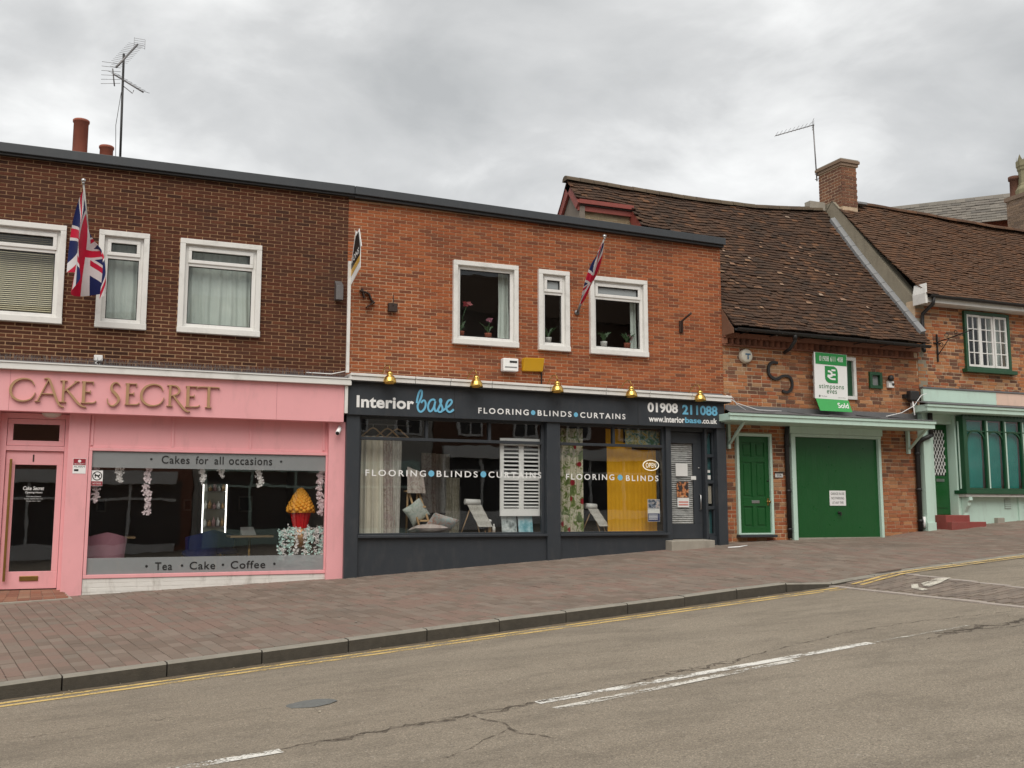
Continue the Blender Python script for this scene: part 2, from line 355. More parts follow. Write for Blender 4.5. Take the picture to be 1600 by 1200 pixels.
# ---------------------------------------------------------------- brickwork, tiles, text
class Fr:
    "a wall face: origin, along, up, outward"
    def __init__(s, o, u=(1,0,0), v=(0,0,1), n=(0,-1,0)): s.o = Vector(o); s.u = Vector(u); s.v = Vector(v); s.n = Vector(n)
    def p(s, u, v, n=0): return s.o + s.u*u + s.v*v + s.n*n
    def mat(s): return Matrix((s.u, s.n, s.v)).transposed().to_4x4()
def brick_geo(mb, fr, u0, u1, v0, v1, n0, n1):
    P = fr.p
    mb.add([P(u0,v0,n1),P(u1,v0,n1),P(u1,v1,n1),P(u0,v1,n1),P(u0,v0,n0),P(u1,v0,n0),P(u1,v1,n0),P(u0,v1,n0)],
           [(0,1,2,3),(1,5,6,2),(2,6,7,3),(3,7,4,0),(0,4,5,1)])
_tmpl = {}
def brick_tmpl(key, w, h, dep, mat, r):
    k = (key, round(w,3), round(r,2))
    if k not in _tmpl:
        mb = MB(); mb.cr = r; a, b = w/2, h/2
        c = .0025
        mb.add([(-a,0,-b),(a,0,-b),(a,0,b),(-a,0,b),(-a+c,dep,-b+c),(a-c,dep,-b+c),(a-c,dep,b-c),(-a+c,dep,b-c)],
               [(4,5,6,7),(0,1,5,4),(1,2,6,5),(2,3,7,6),(3,0,4,7)])
        _tmpl[k] = mb.mesh(key, mat)
    return _tmpl[k]
def brick_wall(parent, mat, fr, w, h, pitch=.228, course=.0585, joint=.0135, holes=(), bond='stretcher', maxind=300, seed=1, name='brick', keep=None, jit=.0015, bias=None):
    rng = random.Random(seed); full = []; part = []
    nr = int(math.ceil(h/course))
    for r in range(nr):
        v0 = r*course; v1 = min(v0+course, h)-joint
        if v1-v0 < .02: continue
        u = -(pitch*.5 if r % 2 else 0) - (0 if bond == 'stretcher' else rng.choice((0, pitch/4)))
        k = r
        while u < w:
            L = pitch
            if bond == 'mixed':
                L = pitch if rng.random() < .62 else pitch*.5
            a, b = u, u+L-joint; u += L; k += 1
            segs = [(max(a,0), min(b,w))]
            for (hx0, hx1, hz0, hz1) in holes:
                if hz0 < (v0+v1)/2 < hz1:
                    ns = []
                    for (p, q) in segs:
                        if q <= hx0 or p >= hx1: ns.append((p,q)); continue
                        if p < hx0: ns.append((p,hx0))
                        if q > hx1: ns.append((hx1,q))
                    segs = ns
            for (p, q) in segs:
                if q-p < .025: continue
                if keep and not keep((p+q)/2, (v0+v1)/2): continue
                c = fr.p((p+q)/2, (v0+v1)/2)
                rv = rng.random()
                if bias: rv = bias(c, rv)
                it = (c.length, p, q, v0, v1, rv, rng.uniform(-jit, jit))
                (full if abs((q-p)-(L-joint)) < 1e-6 and abs(v1-v0-(course-joint)) < 1e-6 and L in (pitch, pitch*.5) else part).append(it)
    full.sort(); mb = MB()
    for it in full[maxind:]+part:
        mb.cr = it[5]; brick_geo(mb, fr, it[1], it[2], it[3], it[4], -.012, it[6])
    if mb.v: mb.build('brickwork', mat, parent, kind='stuff')
    m4 = fr.mat()
    for it in full[:maxind]:
        me = brick_tmpl(name+mat.name, it[2]-it[1], it[4]-it[3], .012, mat, min(.999, round(it[5]*11)/11))
        o = bpy.data.objects.new(name, me); COL.objects.link(o); o.parent = parent
        c = fr.p((it[1]+it[2])/2, (it[3]+it[4])/2, it[6]-.012)
        o.matrix_parent_inverse = Matrix.Translation(-wpos(parent))
        o.matrix_basis = Matrix.Translation(c) @ m4
def wall_core(mb, fr, w, h, holes, n0, n1, u0=0, v0=0):
    us = sorted({u0, w, *[x for q in holes for x in q[:2] if u0 < x < w]}); vs = sorted({v0, h, *[x for q in holes for x in q[2:] if v0 < x < h]})
    solid = lambda i, j: 0 <= i < len(us)-1 and 0 <= j < len(vs)-1 and not any(q[0] <= (us[i]+us[i+1])/2 <= q[1] and q[2] <= (vs[j]+vs[j+1])/2 <= q[3] for q in holes)
    P = fr.p
    for i in range(len(us)-1):
        for j in range(len(vs)-1):
            if not solid(i,j): continue
            a, b, c, d = us[i], us[i+1], vs[j], vs[j+1]
            q = [P(a,c,n1),P(b,c,n1),P(b,d,n1),P(a,d,n1),P(a,c,n0),P(b,c,n0),P(b,d,n0),P(a,d,n0)]
            fs = [(0,1,2,3),(7,6,5,4)]
            if not solid(i-1,j): fs.append((3,7,4,0))
            if not solid(i+1,j): fs.append((1,5,6,2))
            if not solid(i,j-1): fs.append((0,4,5,1))
            if not solid(i,j+1): fs.append((2,6,7,3))
            mb.add(q, fs)
def tiles(parent, mat, surf, x0, x1, slope_len, keep=None, wid=.165, gauge=.102, maxind=300, seed=3, bias=None, name='roof_tile'):
    "surf(x, s) -> point on the roof at s metres up the slope"
    rng = random.Random(seed); L = []
    for r in range(int(slope_len/gauge)):
        s0 = r*gauge; x = x0-(wid/2 if r % 2 else 0)
        while x < x1:
            a, b = max(x, x0), min(x+wid-.004, x1); x += wid
            if b-a < .03: continue
            if keep and not keep((a+b)/2, s0+gauge/2): continue
            p = Vector(surf((a+b)/2, s0)); q = Vector(surf((a+b)/2, s0+.03)); t = Vector(surf((a+b)/2+.05, s0))-p
            L.append((p.length, p, (q-p).normalized(), t.normalized(), b-a, rng.random(), rng.gauss(0,.0045), rng.gauss(0,.006), rng.gauss(0,.012)))
    if bias: L = [l[:5]+(bias(l[1], l[5], rng),)+l[6:] for l in L]
    L.sort(key=lambda l: l[0]); mb = MB()
    tl = gauge*1.35
    def corners(w): # local: x across, y up slope, z out of the roof; a tile lies a little flatter than the roof
        h = w/2
        return [(-h,0,.002),(h,0,.002),(h,tl,-.02),(-h,tl,-.02),(-h,0,.021),(h,0,.021),(h,tl,-.004),(-h,tl,-.004)]
    FS = [(0,1,5,4),(1,2,6,5),(3,0,4,7),(4,5,6,7)]
    def M(l):
        up, al = l[2], l[3]; al = (al-up*al.dot(up)).normalized(); n = al.cross(up)
        m = Matrix((al, up, n)).transposed().to_4x4()
        return Matrix.Translation(l[1]+n*l[6]+up*l[7]) @ m @ Matrix.Rotation(l[8], 4, 'Z') @ Matrix.Rotation(l[6]*3, 4, 'Y')
    n = 0
    for l in L:
        if n < maxind and abs(l[4]-(wid-.004)) < 1e-6:
            n += 1; k = ('tile'+mat.name, round(l[5]*11))
            if k not in _tmpl:
                t = MB(); t.cr = k[1]/11; t.add(corners(wid-.004), FS); _tmpl[k] = t.mesh(name, mat)
            o = bpy.data.objects.new(name, _tmpl[k]); COL.objects.link(o); o.parent = parent
            o.matrix_parent_inverse = Matrix.Translation(-wpos(parent)); o.matrix_basis = M(l)
        else:
            mb.cr = l[5]; m = M(l); mb.add([m @ Vector(c) for c in corners(l[4])], FS)
    mb.build('tiling', mat, parent, kind='stuff')
def text(mb, body, x0, x1, z0, z1, y0, dep=.004, bold=0.0, gap=1.0, shear=0):
    cu = bpy.data.curves.new('lettering', 'FONT'); cu.body = body; cu.size = 1; cu.offset = bold; cu.space_character = gap; cu.shear = shear; cu.resolution_u = 4
    ob = bpy.data.objects.new('lettering', cu); me = bpy.data.meshes.new_from_object(ob)
    vs = [v.co.copy() for v in me.vertices]; a0 = min(v.x for v in vs); a1 = max(v.x for v in vs); b0 = min(v.y for v in vs); b1 = max(v.y for v in vs)
    sx = (x1-x0)/(a1-a0); sz = (z1-z0)/(b1-b0)
    fr = [(x0+(v.x-a0)*sx, y0-dep, z0+(v.y-b0)*sz) for v in vs]
    mb.add(fr, [tuple(p.vertices) for p in me.polygons])
    bpy.data.objects.remove(ob); bpy.data.curves.remove(cu); bpy.data.meshes.remove(me); return mb
def ring(mb, x0, x1, z0, z1, y0, y1, w, wb=None):
    wb = w if wb is None else wb
    mb.box(x0, x1, y0, y1, z1-w, z1).box(x0, x1, y0, y1, z0, z0+wb).box(x0, x0+w, y0, y1, z0+wb, z1-w).box(x1-w, x1, y0, y1, z0+wb, z1-w); return mb
def cloth_sheet(mb, x0, x1, z0, z1, Y, folds, amp, seed=0, top=.6, nv=14):
    rg = random.Random(seed); ph = rg.uniform(0, 6); a2 = rg.uniform(.2,.5)
    def fn(u, v):
        x = x0+(x1-x0)*u; k = (top+(1-top)*(1-v))
        return (x+.012*sin(7*v+u*9+ph)*(1-v), Y+amp*k*(sin(u*folds*2*pi+ph)+a2*sin(u*folds*4.7*pi+ph*2+v*1.5)), z0+(z1-z0)*v)
    mb.grid(fn, max(24, int(folds*14)), nv); return mb

def letters(body, x0, x1, z0, z1, y0, mat, parent, dep=.004, bold=0.0, gap=1.0):
    "one object for each letter"
    t = MB(); text(t, body, x0, x1, z0, z1, y0, dep, bold, gap)
    par = list(range(len(t.v)))
    def fd(i):
        while par[i] != i: par[i] = par[par[i]]; i = par[i]
        return i
    for f in t.f:
        for k in f[1:]: par[fd(k)] = fd(f[0])
    isl = {}
    for f in t.f: isl.setdefault(fd(f[0]), []).append(f)
    L = sorted(([min(t.v[k][0] for f in fs for k in f), max(t.v[k][0] for f in fs for k in f), fs] for fs in isl.values()), key=lambda q: q[0]); G = []
    for a, b, fs in L:
        if G and a < G[-1][1]-.3*min(b-a, G[-1][1]-G[-1][0]): G[-1][1] = max(b, G[-1][1]); G[-1][2] += fs
        else: G.append([a, b, list(fs)])
    for a, b, fs in G:
        ids = sorted({k for f in fs for k in f}); ix = {k: i for i, k in enumerate(ids)}
        m = MB(); m.add([t.v[k] for k in ids], [tuple(ix[k] for k in f) for f in fs]); m.build('letter', mat, parent)
def dot(x, z, r, y, mat, parent):
    m = MB(); m.lathe([(0,.002),(r,.002)], (x, y, z), 18, 'Y'); m.build('lettering_dot', mat, parent)
# ================================================================ ground, road, pavement
KD = Vector((.9878, .1554)); KN = Vector((-.1554, .9878))
def clampf(x, a, b): return max(a, min(b, x))
def sstep(a, b, x): t = clampf((x-a)/(b-a), 0, 1); return t*t*(3-2*t)
def road_z(X): return -1.587+.056*clampf(X, -60, 60)+.085*sstep(9.7, 11.1, X)
def kerb_y(X): return 10.19+.1573*(X+.174)
def kerb_z(X):
    t = sstep(8.6, 10.4, X); return (1-t)*(-1.4517+.056*clampf(X, -60, 60))+t*(road_z(X)+.014)
BASE = [(-60,-4.6),(-5,-1.46),(-.08,-1.205),(3.75,-1.045),(11.08,-.585),(12.3,-.545),(15,-.505),(16.2,-.37),(17.15,-.285),(18.8,-.18),(30,.46),(60,2.1)]
def base_z(X):
    for (a, b), (c, d) in zip(BASE, BASE[1:]):
        if X <= c: return b+(d-b)*(X-a)/(c-a)
    return BASE[-1][1]
def pave_z(X, Y):
    s = X*KD.x+Y*KD.y; yk = kerb_y(X); t = (Y-yk)/(16.3-yk); return kerb_z(X)*(1-t)+base_z(X)*t
mb = MB()
xs = [-150,-60,-40,-20,-10,-5,0,5,9,9.7]+[9.7+.14*i for i in range(1,11)]+[13,16,20,30,45,60,150]; ys = [-150,-60,-20,-8,0,3,6,9,12,16,20,40,150]
mb.add([(x, y, road_z(x)) for y in ys for x in xs], [(j*len(xs)+i, j*len(xs)+i+1, (j+1)*len(xs)+i+1, (j+1)*len(xs)+i) for j in range(len(ys)-1) for i in range(len(xs)-1)])
mb.sm = False
road = mb.build('road', ASPHALT, kind='structure')
def strip(name, pts, w, mat, parent, lift=.004, jag=0, seed=0, sub=.25):
    rg = random.Random(seed); P = [Vector(p[:2]) for p in pts]; Q = []
    for a, b in zip(P, P[1:]):
        n = max(1, int((b-a).length/sub)); Q += [a+(b-a)*i/n for i in range(n)]
    Q.append(P[-1]); vs = []
    for i, p in enumerate(Q):
        t = (Q[min(i+1,len(Q)-1)]-Q[max(i-1,0)]).normalized(); n = Vector((-t.y, t.x))
        j = rg.gauss(0, jag) if jag else 0; ww = w*(rg.uniform(.35,1.5) if jag else 1)
        if jag and i in (0, len(Q)-1): ww = .004
        for s in (-.5, .5):
            q = p+n*(s*ww+j); vs.append((q.x, q.y, road_z(q.x)+lift))
    m = MB(); m.add(vs, [(2*i+1, 2*i, 2*i+2, 2*i+3) for i in range(len(Q)-1)]); return m.build(name, mat, parent)
def kp(X, off): # point off metres out from the kerb face, on the road
    return (X-KN.x*off, kerb_y(X)-KN.y*off)
for off in (.185, .345):
    strip('yellow_line', [kp(-30, off), kp(9.7, off)], .075, YELLOWLINE, road)
    strip('yellow_line', [kp(9.95, off), kp(10.9, off-.03), kp(11.6, off-.06), kp(40, off-.06)], .075, YELLOWLINE, road, .018)
strip('gutter_grit', [kp(-30, .06), kp(9.6, .06)], .13, DIRT, road, .003, .02, 5, .12)
strip('centre_line', [(-12,4.95),(-.3,6.62)], .1, FAINTLINE, road); strip('centre_line', [(.25,6.70),(1.2,6.80)], .11, WHITELINE, road)
strip('centre_line', [(3.14,7.13),(6.78,7.66)], .115, WHITELINE, road); strip('centre_line', [(3.17,6.86),(5.7,7.37)], .10, WORNWHITE, road, .005)
strip('centre_line', [(6.85,7.67),(8.2,7.86)], .05, FAINTLINE, road)
strip('crack', [(-3,6.3),(-.5,6.62),(1.05,6.84),(2.11,6.99),(2.51,7.08),(3.13,7.17),(4.0,7.35),(4.91,7.62),(6.0,7.95),(7.09,8.31),(7.9,8.42),(8.6,8.36),(9.4,8.3)], .02, TAR, road, .003, .016, 2, .07)
strip('crack', [(2.55,7.06),(2.62,6.85),(2.70,6.6),(2.66,6.35),(2.82,6.1)], .025, TAR, road, .003, .016, 3, .06)
strip('crack', [(2.66,6.5),(2.4,6.3),(2.2,6.1),(2.0,6.02)], .015, TAR, road, .003, .012, 4, .06)
strip('crack', [(7.9,7.7),(8.35,7.55),(8.9,7.5),(9.7,7.3)], .03, TAR, road, .003, .02, 6, .07)
strip('crack', [(7.3,7.5),(8.2,7.7),(9.0,7.8),(10,7.8)], .06, TAR, road, .003, .03, 7, .07)
strip('crack', [(1.4,6.86),(2.11,6.96),(2.9,7.08),(3.6,7.22)], .06, TAR, road, .0025, .035, 12, .05)
strip('crack', [(4.2,7.36),(4.6,7.56),(5.0,7.60),(5.4,7.72)], .05, TAR, road, .0025, .04, 13, .05)
strip('crack', [(7.6,7.6),(8.3,7.75),(9.2,7.62),(9.7,7.5)], .09, TAR, road, .0025, .06, 14, .05)
strip('crack', [(-2,8.1),(-.6,8.3),(.8,8.35)], .012, TAR, road, .003, .02, 15, .05)
rg = random.Random(9); m = MB(); c = (1.67, 8.2)
m.add([(c[0]+.2*cos(a)*rg.uniform(.93,1.05), c[1]+.15*sin(a)*rg.uniform(.92,1.06), road_z(c[0]+.24*cos(a))+.004) for a in [2*pi*i/22 for i in range(22)]], [tuple(range(22))])
m.build('tar_patch', PATCH, road)
# raised table: sett ramp between two stone strips
sett = brickmat('granite_sett', [(.2,.17,.145),(.25,.215,.18),(.17,.15,.13),(.23,.2,.165)], .25, .4, (.1,.09,.08))
STRIPST = paint('strip_stone', (.40,.35,.31), .9, .2, 9, .3, (.15,.13,.11), bump=.003, streak=False)
SN = lambda y: 9.74-.036*(11.7-y)
SF = lambda y: 11.03-.14*(11.87-y)
for fx, sd_ in ((SN, 3), (SF, 4)):
    y = 3.0; rg = random.Random(sd_)
    while y < 11.9:
        b = min(y+.6, 11.95); q = MB(); dz = rg.uniform(-.003,.004)
        pts = [(fx(y)-.05, y+.004), (fx(y)+.07, y+.004), (fx(b)+.07, b-.004), (fx(b)-.05, b-.004)]
        q.hexa([(a, c, road_z(a)-.08) for a, c in pts]+[(a, c, road_z(fx(y))+.014+dz) for a, c in pts]); q.build('strip_stone', STRIPST, road, bev=.006); y = b
m = MB(); rg = random.Random(4); r = 0; setts = []; y = 3.2
while y < 11.75:
    X = SN(y)+.075+(.11 if r % 2 else 0)
    while X < SF(y)-.06:
        w = min(.215, SF(y)-.06-X)
        if w > .06: setts.append((hypot(X, y), X, y, rg.random(), rg.uniform(-.004,.004), w))
        X += .222
    y += .112; r += 1
setts.sort(key=lambda s: abs(s[2]-9.5))
for i, (dd, X, y, rv, dz, w) in enumerate(setts):
    q = MB() if i < 150 else m
    q.cr = rv; z = [road_z(X)+.011+dz, road_z(X+w)+.011+dz]
    q.hexa([(X,y,z[0]-.06),(X+w,y,z[1]-.06),(X+w,y+.104,z[1]-.06),(X,y+.104,z[0]-.06),(X+.003,y+.003,z[0]),(X+w-.003,y+.003,z[1]),(X+w-.003,y+.101,z[1]),(X+.003,y+.101,z[0])])
    if i < 150: q.build('sett', sett, road)
m.build('setts', sett, road, kind='stuff')
def quadroad(name, poly, mat):
    m = MB(); m.add([(x, y, road_z(x)+.021) for x, y in poly], [tuple(range(len(poly)))]); return m.build(name, mat, road)
ARROW = wornmat('arrow_paint', (.72,.68,.58), .47, .58)
quadroad('road_arrow', [(10.22,10.41),(10.52,10.51),(10.89,10.69),(10.73,10.81),(10.38,10.71),(10.27,10.56)], ARROW)
quadroad('road_arrow', [(10.29,10.80),(10.08,10.58),(9.98,10.28),(10.08,10.27),(10.15,10.52),(10.33,10.72)], ARROW)
# pavement
PAVX0, PAVX1 = -14, 30
m = MB(); nx = 176
def pv(i, j):
    X = PAVX0+(PAVX1-PAVX0)*i/nx; y0 = kerb_y(X)+.05; Y = y0+(17.0-y0)*j/8; return (X, Y, pave_z(X, Y)-.009)
m.add([pv(i, j) for j in range(9) for i in range(nx+1)], [(j*(nx+1)+i, j*(nx+1)+i+1, (j+1)*(nx+1)+i+1, (j+1)*(nx+1)+i) for j in range(8) for i in range(nx)])
pavement = m.build('pavement', PAVEBED, kind='structure')
k0 = Vector((-.174, 10.19))
blocks = []; rg = random.Random(21); CW, CLn = .143, .232
for ci in range(-45, 170):
    off = rg.choice((0, .5))*CLn+ (ci % 2)*.25*CLn
    for ri in range(0, 32):
        t0 = .132+ri*CLn-off; t1 = t0+CLn
        t0 = max(t0, .132)
        if t1-t0 < .05: continue
        c = k0+KD*((ci+.5)*CW)+KN*((t0+t1)/2)
        if c.y > 16.62 or c.x > 24 or c.x < -7: continue
        rv = rg.random(); cl = mnoise.noise((c.x*.55, c.y*.8, 3.0))
        if cl > .12 and rg.random() < .6: rv = .6+rg.uniform(-.04,.05)
        elif cl < -.2 and rg.random() < .5: rv = .4+rg.uniform(-.03,.03)
        blocks.append((c.length, c, t1-t0, rv))
blocks.sort(key=lambda b: b[0]); m = MB(); n = 0
for (dd, c, ln, rv) in blocks:
    a, b = CW/2-.003, ln/2-.003; dz = rg.gauss(0, .0016)
    cz = pave_z(c.x, c.y)
    pts = []
    for (i, j) in ((-1,-1),(1,-1),(1,1),(-1,1)):
        p = c+KD*(i*a)+KN*(j*b); pts.append((p.x, p.y, pave_z(p.x, p.y)+dz))
    if n < 300 and abs(ln-CLn) < 1e-6 and c.x > -2.2:
        q = MB(); n += 1
    else: q = m
    q.cr = rv; ch = .003
    tp = []
    for (i, j), p in zip(((-1,-1),(1,-1),(1,1),(-1,1)), pts):
        w = KD*(-i*ch)+KN*(-j*ch); tp.append((p[0]+w.x, p[1]+w.y, p[2]))
    q.add([(p[0],p[1],p[2]-.03) for p in pts]+[(p[0],p[1],p[2]-.003) for p in pts]+tp,
          [(0,1,5,4),(1,2,6,5),(2,3,7,6),(3,0,4,7),(4,5,9,8),(5,6,10,9),(6,7,11,10),(7,4,8,11),(8,9,10,11)])
    if q is not m: q.build('paving_block', PAVER, pavement)
m.build('paving_blocks', PAVER, pavement, kind='stuff')
gum = MB(); rg = random.Random(77)
for k in range(190):
    X = rg.uniform(-2, 16); Y = rg.uniform(kerb_y(X)+.2, 16.0); r = rg.uniform(.006,.022); n_ = 7
    gum.add([(X+r*cos(6.28*i/n_)*rg.uniform(.7,1.2), Y+r*sin(6.28*i/n_)*rg.uniform(.7,1.2), pave_z(X, Y)+.006) for i in range(n_)], [tuple(range(n_))])
gum.build('gum_spots', paint('old_gum', (.30,.27,.23), .9, .3, 40, .2), pavement, kind='stuff')
lit = MB()
for k in range(46):
    X = rg.uniform(-1.5, 9); Y = kerb_y(X)-abs(rg.gauss(.05,.12)) if k < 34 else rg.uniform(6.5, 9.8); r = rg.uniform(.006,.02); z = road_z(X)+.008; a = rg.uniform(0,6)
    lit.add([(X+r*cos(a),Y+r*sin(a),z),(X-r*sin(a)*.6,Y+r*cos(a)*.6,z+.004),(X-r*cos(a),Y-r*sin(a),z),(X+r*sin(a)*.5,Y-r*cos(a)*.5,z+.003)], [(0,1,2,3)])
lit.build('leaf_litter', paint('dry_petals', (.5,.44,.34), .8, .4, 60, 0), road, kind='stuff')
for k in range(-14, 40):
    a = k0+KD*(.914*k+.007); b = k0+KD*(.914*(k+1)-.007); rg = random.Random(k+99)
    j = [rg.gauss(0,.004) for _ in range(4)]; p = []
    ins = .01
    for (q, jj) in ((a, j[0]), (b, j[1])):
        z = kerb_z(q.x)+jj*.6; f = q+KN*jj
        bk = q+KN*.128
        p.append([(f.x,f.y,z-.4),(f.x,f.y,z-.016),(f.x+KN.x*.016,f.y+KN.y*.016,z),(bk.x,bk.y,z+.002),(bk.x,bk.y,z-.4)])
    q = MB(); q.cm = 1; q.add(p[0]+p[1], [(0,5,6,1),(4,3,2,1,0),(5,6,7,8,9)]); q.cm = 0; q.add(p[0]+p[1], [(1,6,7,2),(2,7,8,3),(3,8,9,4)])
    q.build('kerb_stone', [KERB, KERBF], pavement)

# ================================================================ buildings
WY = 16.5
def white_window(bld, x0, x1, z0, z1, transom=None, Y=WY, label=None, top=None):
    sur = MB(); w = .082
    sur.box(x0, x1, Y-.07, Y+.1, z1-w, z1).box(x0, x0+w, Y-.068, Y+.1, z0+.06, z1-w).box(x1-w, x1, Y-.068, Y+.1, z0+.06, z1-w).box(x0-.005, x1+.005, Y-.085, Y+.1, z0-.035, z0+.058)
    win = sur.build('window', WHITEW, bld, bev=.006, label=label)
    a, b, c, d = x0+w, x1-w, z0+.06, z1-w
    f = ring(MB(), a, b, c, d, Y+.0, Y+.07, .06)
    if transom: f.box(a+.06, b-.06, Y+.0, Y+.07, transom-.03, transom+.03)
    f.build('window_frame', WHITE, win, bev=.005)
    panes = [(a+.06, b-.06, c+.06, (transom-.03) if transom else d-.06)]
    if transom:
        o = ring(MB(), a+.045, b-.045, transom+.018, d-.045, Y-.022, Y+.0, .055); o.build('opening_frame', WHITE, win, bev=.006)
        panes.append((a+.10, b-.10, transom+.073, d-.10))
    g = .012
    gk = MB()
    for q in panes: ring(gk, q[0], q[1], q[2], q[3], Y+.022, Y+.03, g)
    gk.build('gasket', BLACK, win)
    for k, q in enumerate(panes): MB().box(q[0], q[1], Y+.032, Y+.044, q[2], q[3]).build('pane', top if top and k else GLASS, win)
    return win
def room(bld, x0, x1, y0, y1, z0, z1, wall, floor, name='interior'):
    m = MB(); m.cm = 0; t = .03
    m.box(x0-t, x0, y0, y1, z0, z1).box(x1, x1+t, y0, y1, z0, z1).box(x0, x1, y1, y1+t, z0, z1).box(x0, x1, y0, y1, z1, z1+t)
    m.cm = 1; m.box(x0, x1, y0, y1, z0-t, z0); return m.build(name, [wall, floor], bld)

# ---- building A: brown brick above the pink cake shop
AX0, AX1 = -7.0, 3.79
A = thing('shop_building', 'flat-roofed dark brown brick building over the pink cake shop', 'building', (-1.6, 16.5, -1.3))
Awin = [(-2.35,-.56,2.85,4.335),(-.10,.635,2.84,4.335),(1.095,2.365,2.845,4.325)]
fr = Fr((AX0, WY, 2.0)); H = 3.38
holes = [(a-AX0+.01, b-AX0-.01, c-2.0+.01, d-2.0-.01) for a, b, c, d in Awin]+[(.6, 2.6, .85, 2.33)]
m = MB(); wall_core(m, fr, AX1-AX0, H, holes, -.25, -.007); Awall = m.build('wall', MORTAR_A, A)
def biasA(c, r): return r
brick_wall(Awall, BRICK_A, fr, AX1-AX0, H, holes=holes, seed=11)
for i, q in enumerate(Awin): white_window(A, *q, transom=q[3]-.40)
white_window(A, AX0+.6, AX0+2.6, 2.85, 4.33, transom=3.93)
bx('roof', LEAD, A, AX0, AX1, 16.42, 24, 5.36, 5.40)
bx('roof_trim', FASCIA, A, AX0-.1, 3.865, 16.36, 16.47, 5.36, 5.505, bev=.008)
bx('roof_trim', BLACK, A, AX0, 3.86, 16.40, 16.48, 5.325, 5.358)
m = MB(); m.box(AX0, AX0+.2, 16.76, 24, -2, 5.35).box(AX1-.1, AX1, 16.76, 24, -2, 5.35).box(AX0, AX1, 23.8, 24, -2, 5.35); m.build('rear_wall', BRICK_A, A)
room(A, AX0+.25, AX1-.12, 16.76, 20, 2.25, 5.2, ROOM, WOODF); 
# shop front
m = MB(); m.box(AX0, 3.70, 16.13, 16.30, 1.455, 2.05); sgn = m.build('sign_board', PINK, A, bev=.004)
bx('soffit', PINK, A, AX0, 3.70, 16.30, 16.62, 1.47, 1.50)
bx('cornice', WHITEW, A, AX0, 3.80, 16.05, 16.49, 2.052, 2.145, bev=.006); bx('cornice_top', WHITEW, A, AX0, 3.81, 16.035, 16.49, 2.147, 2.165)
bx('lead_flashing', LEAD, A, AX0, 3.80, 16.2, 16.497, 2.168, 2.20)
bx('end_board', WHITEW, A, 3.705, 3.755, 16.1, 16.45, 1.60, 2.05)
m = MB(); rg = random.Random(5); x = AX0
while x < 3.76:
    for k in range(3):
        y = 16.24+.09*k+rg.uniform(-.02,.02); a = rg.gauss(0,.25); h = rg.uniform(.07,.12); xx = x+rg.uniform(0,.02)
        m.add([(xx-.0022,y,2.198),(xx+.0022,y,2.198),(xx+a*h+.0015,y-.01,2.2+h),(xx+a*h-.0015,y-.01,2.2+h)], [(0,1,2,3)])
    x += .022
m.build('bird_spikes', ALU, A, kind='stuff')
# panelled band, pilasters, window
bx('panel_band', PINK, A, -.10, 3.51, 16.40, 16.44, .965, 1.47)
for a in (-.05, 1.10, 2.27, 3.44): bx('batten', PINK, A, a-.018, a+.018, 16.382, 16.40, 1.0, 1.468, bev=.003)
bx('batten', PINK, A, -.032, 3.42, 16.384, 16.40, .967, .998, bev=.003)
bx('pilaster', PINK, A, 3.50, 3.785, 16.28, 16.55, -1.25, 1.468, bev=.006); bx('pilaster', PINK, A, -.375, -.085, 16.37, 16.6, -1.35, 1.468, bev=.006)
bx('pilaster', PINK, A, AX0, -1.30, 16.37, 16.6, -1.6, 1.468, bev=.006)
wn = ring(MB(), -.08, 3.52, -.965, .965, 16.36, 16.43, .045, .055).build('shop_window', PINK, A, bev=.005)
MB().box(-.035, 3.475, 16.395, 16.405, -.91, .92).build('pane', SHOPGLASS, wn)
m = MB().box(-.033, 3.473, 16.390, 16.3935, .672, .918); m.box(-.033, 3.473, 16.390, 16.3935, -.908, -.668); m.build('frosted_band', FROST, wn)
for w_, a_, b_ in (('Cakes',.95,1.36),('for',1.45,1.64),('all',1.73,1.87),('occasions',1.95,2.62)): letters(w_, a_, b_, .745, .868, 16.388, BLACKTXT, wn, .002, .012, 1.12)
for w_, a_, b_ in (('Tea',.92,1.17),('Cake',1.42,1.80),('Coffee',2.03,2.56)): letters(w_, a_, b_, -.865, -.745, 16.388, BLACKTXT, wn, .002, .012, 1.12)
for x in (.80, 2.76): dot(x, .81, .018, 16.388, BLACKTXT, wn)
for x in (.80, 1.31, 1.915, 2.70): dot(x, -.80, .019, 16.388, BLACKTXT, wn)
rs = Fr((-.08, 16.375, -1.30)); m = MB(); wall_core(m, rs, 3.59, .333, [], -.12, -.004); ris = m.build('stall_riser', BRICK_W, A)
brick_wall(ris, BRICK_W, rs, 3.59, .333, .225, .068, .008, seed=3, maxind=120)
bx('stall_riser', PINK, A, AX0, -1.3, 16.36, 16.37, -1.6, 1.4)
for x in (-1.18, 2.62): bx('board_joint', REDTXT, sgn, x-.0015, x+.0015, 16.1285, 16.131, 1.46, 2.045)
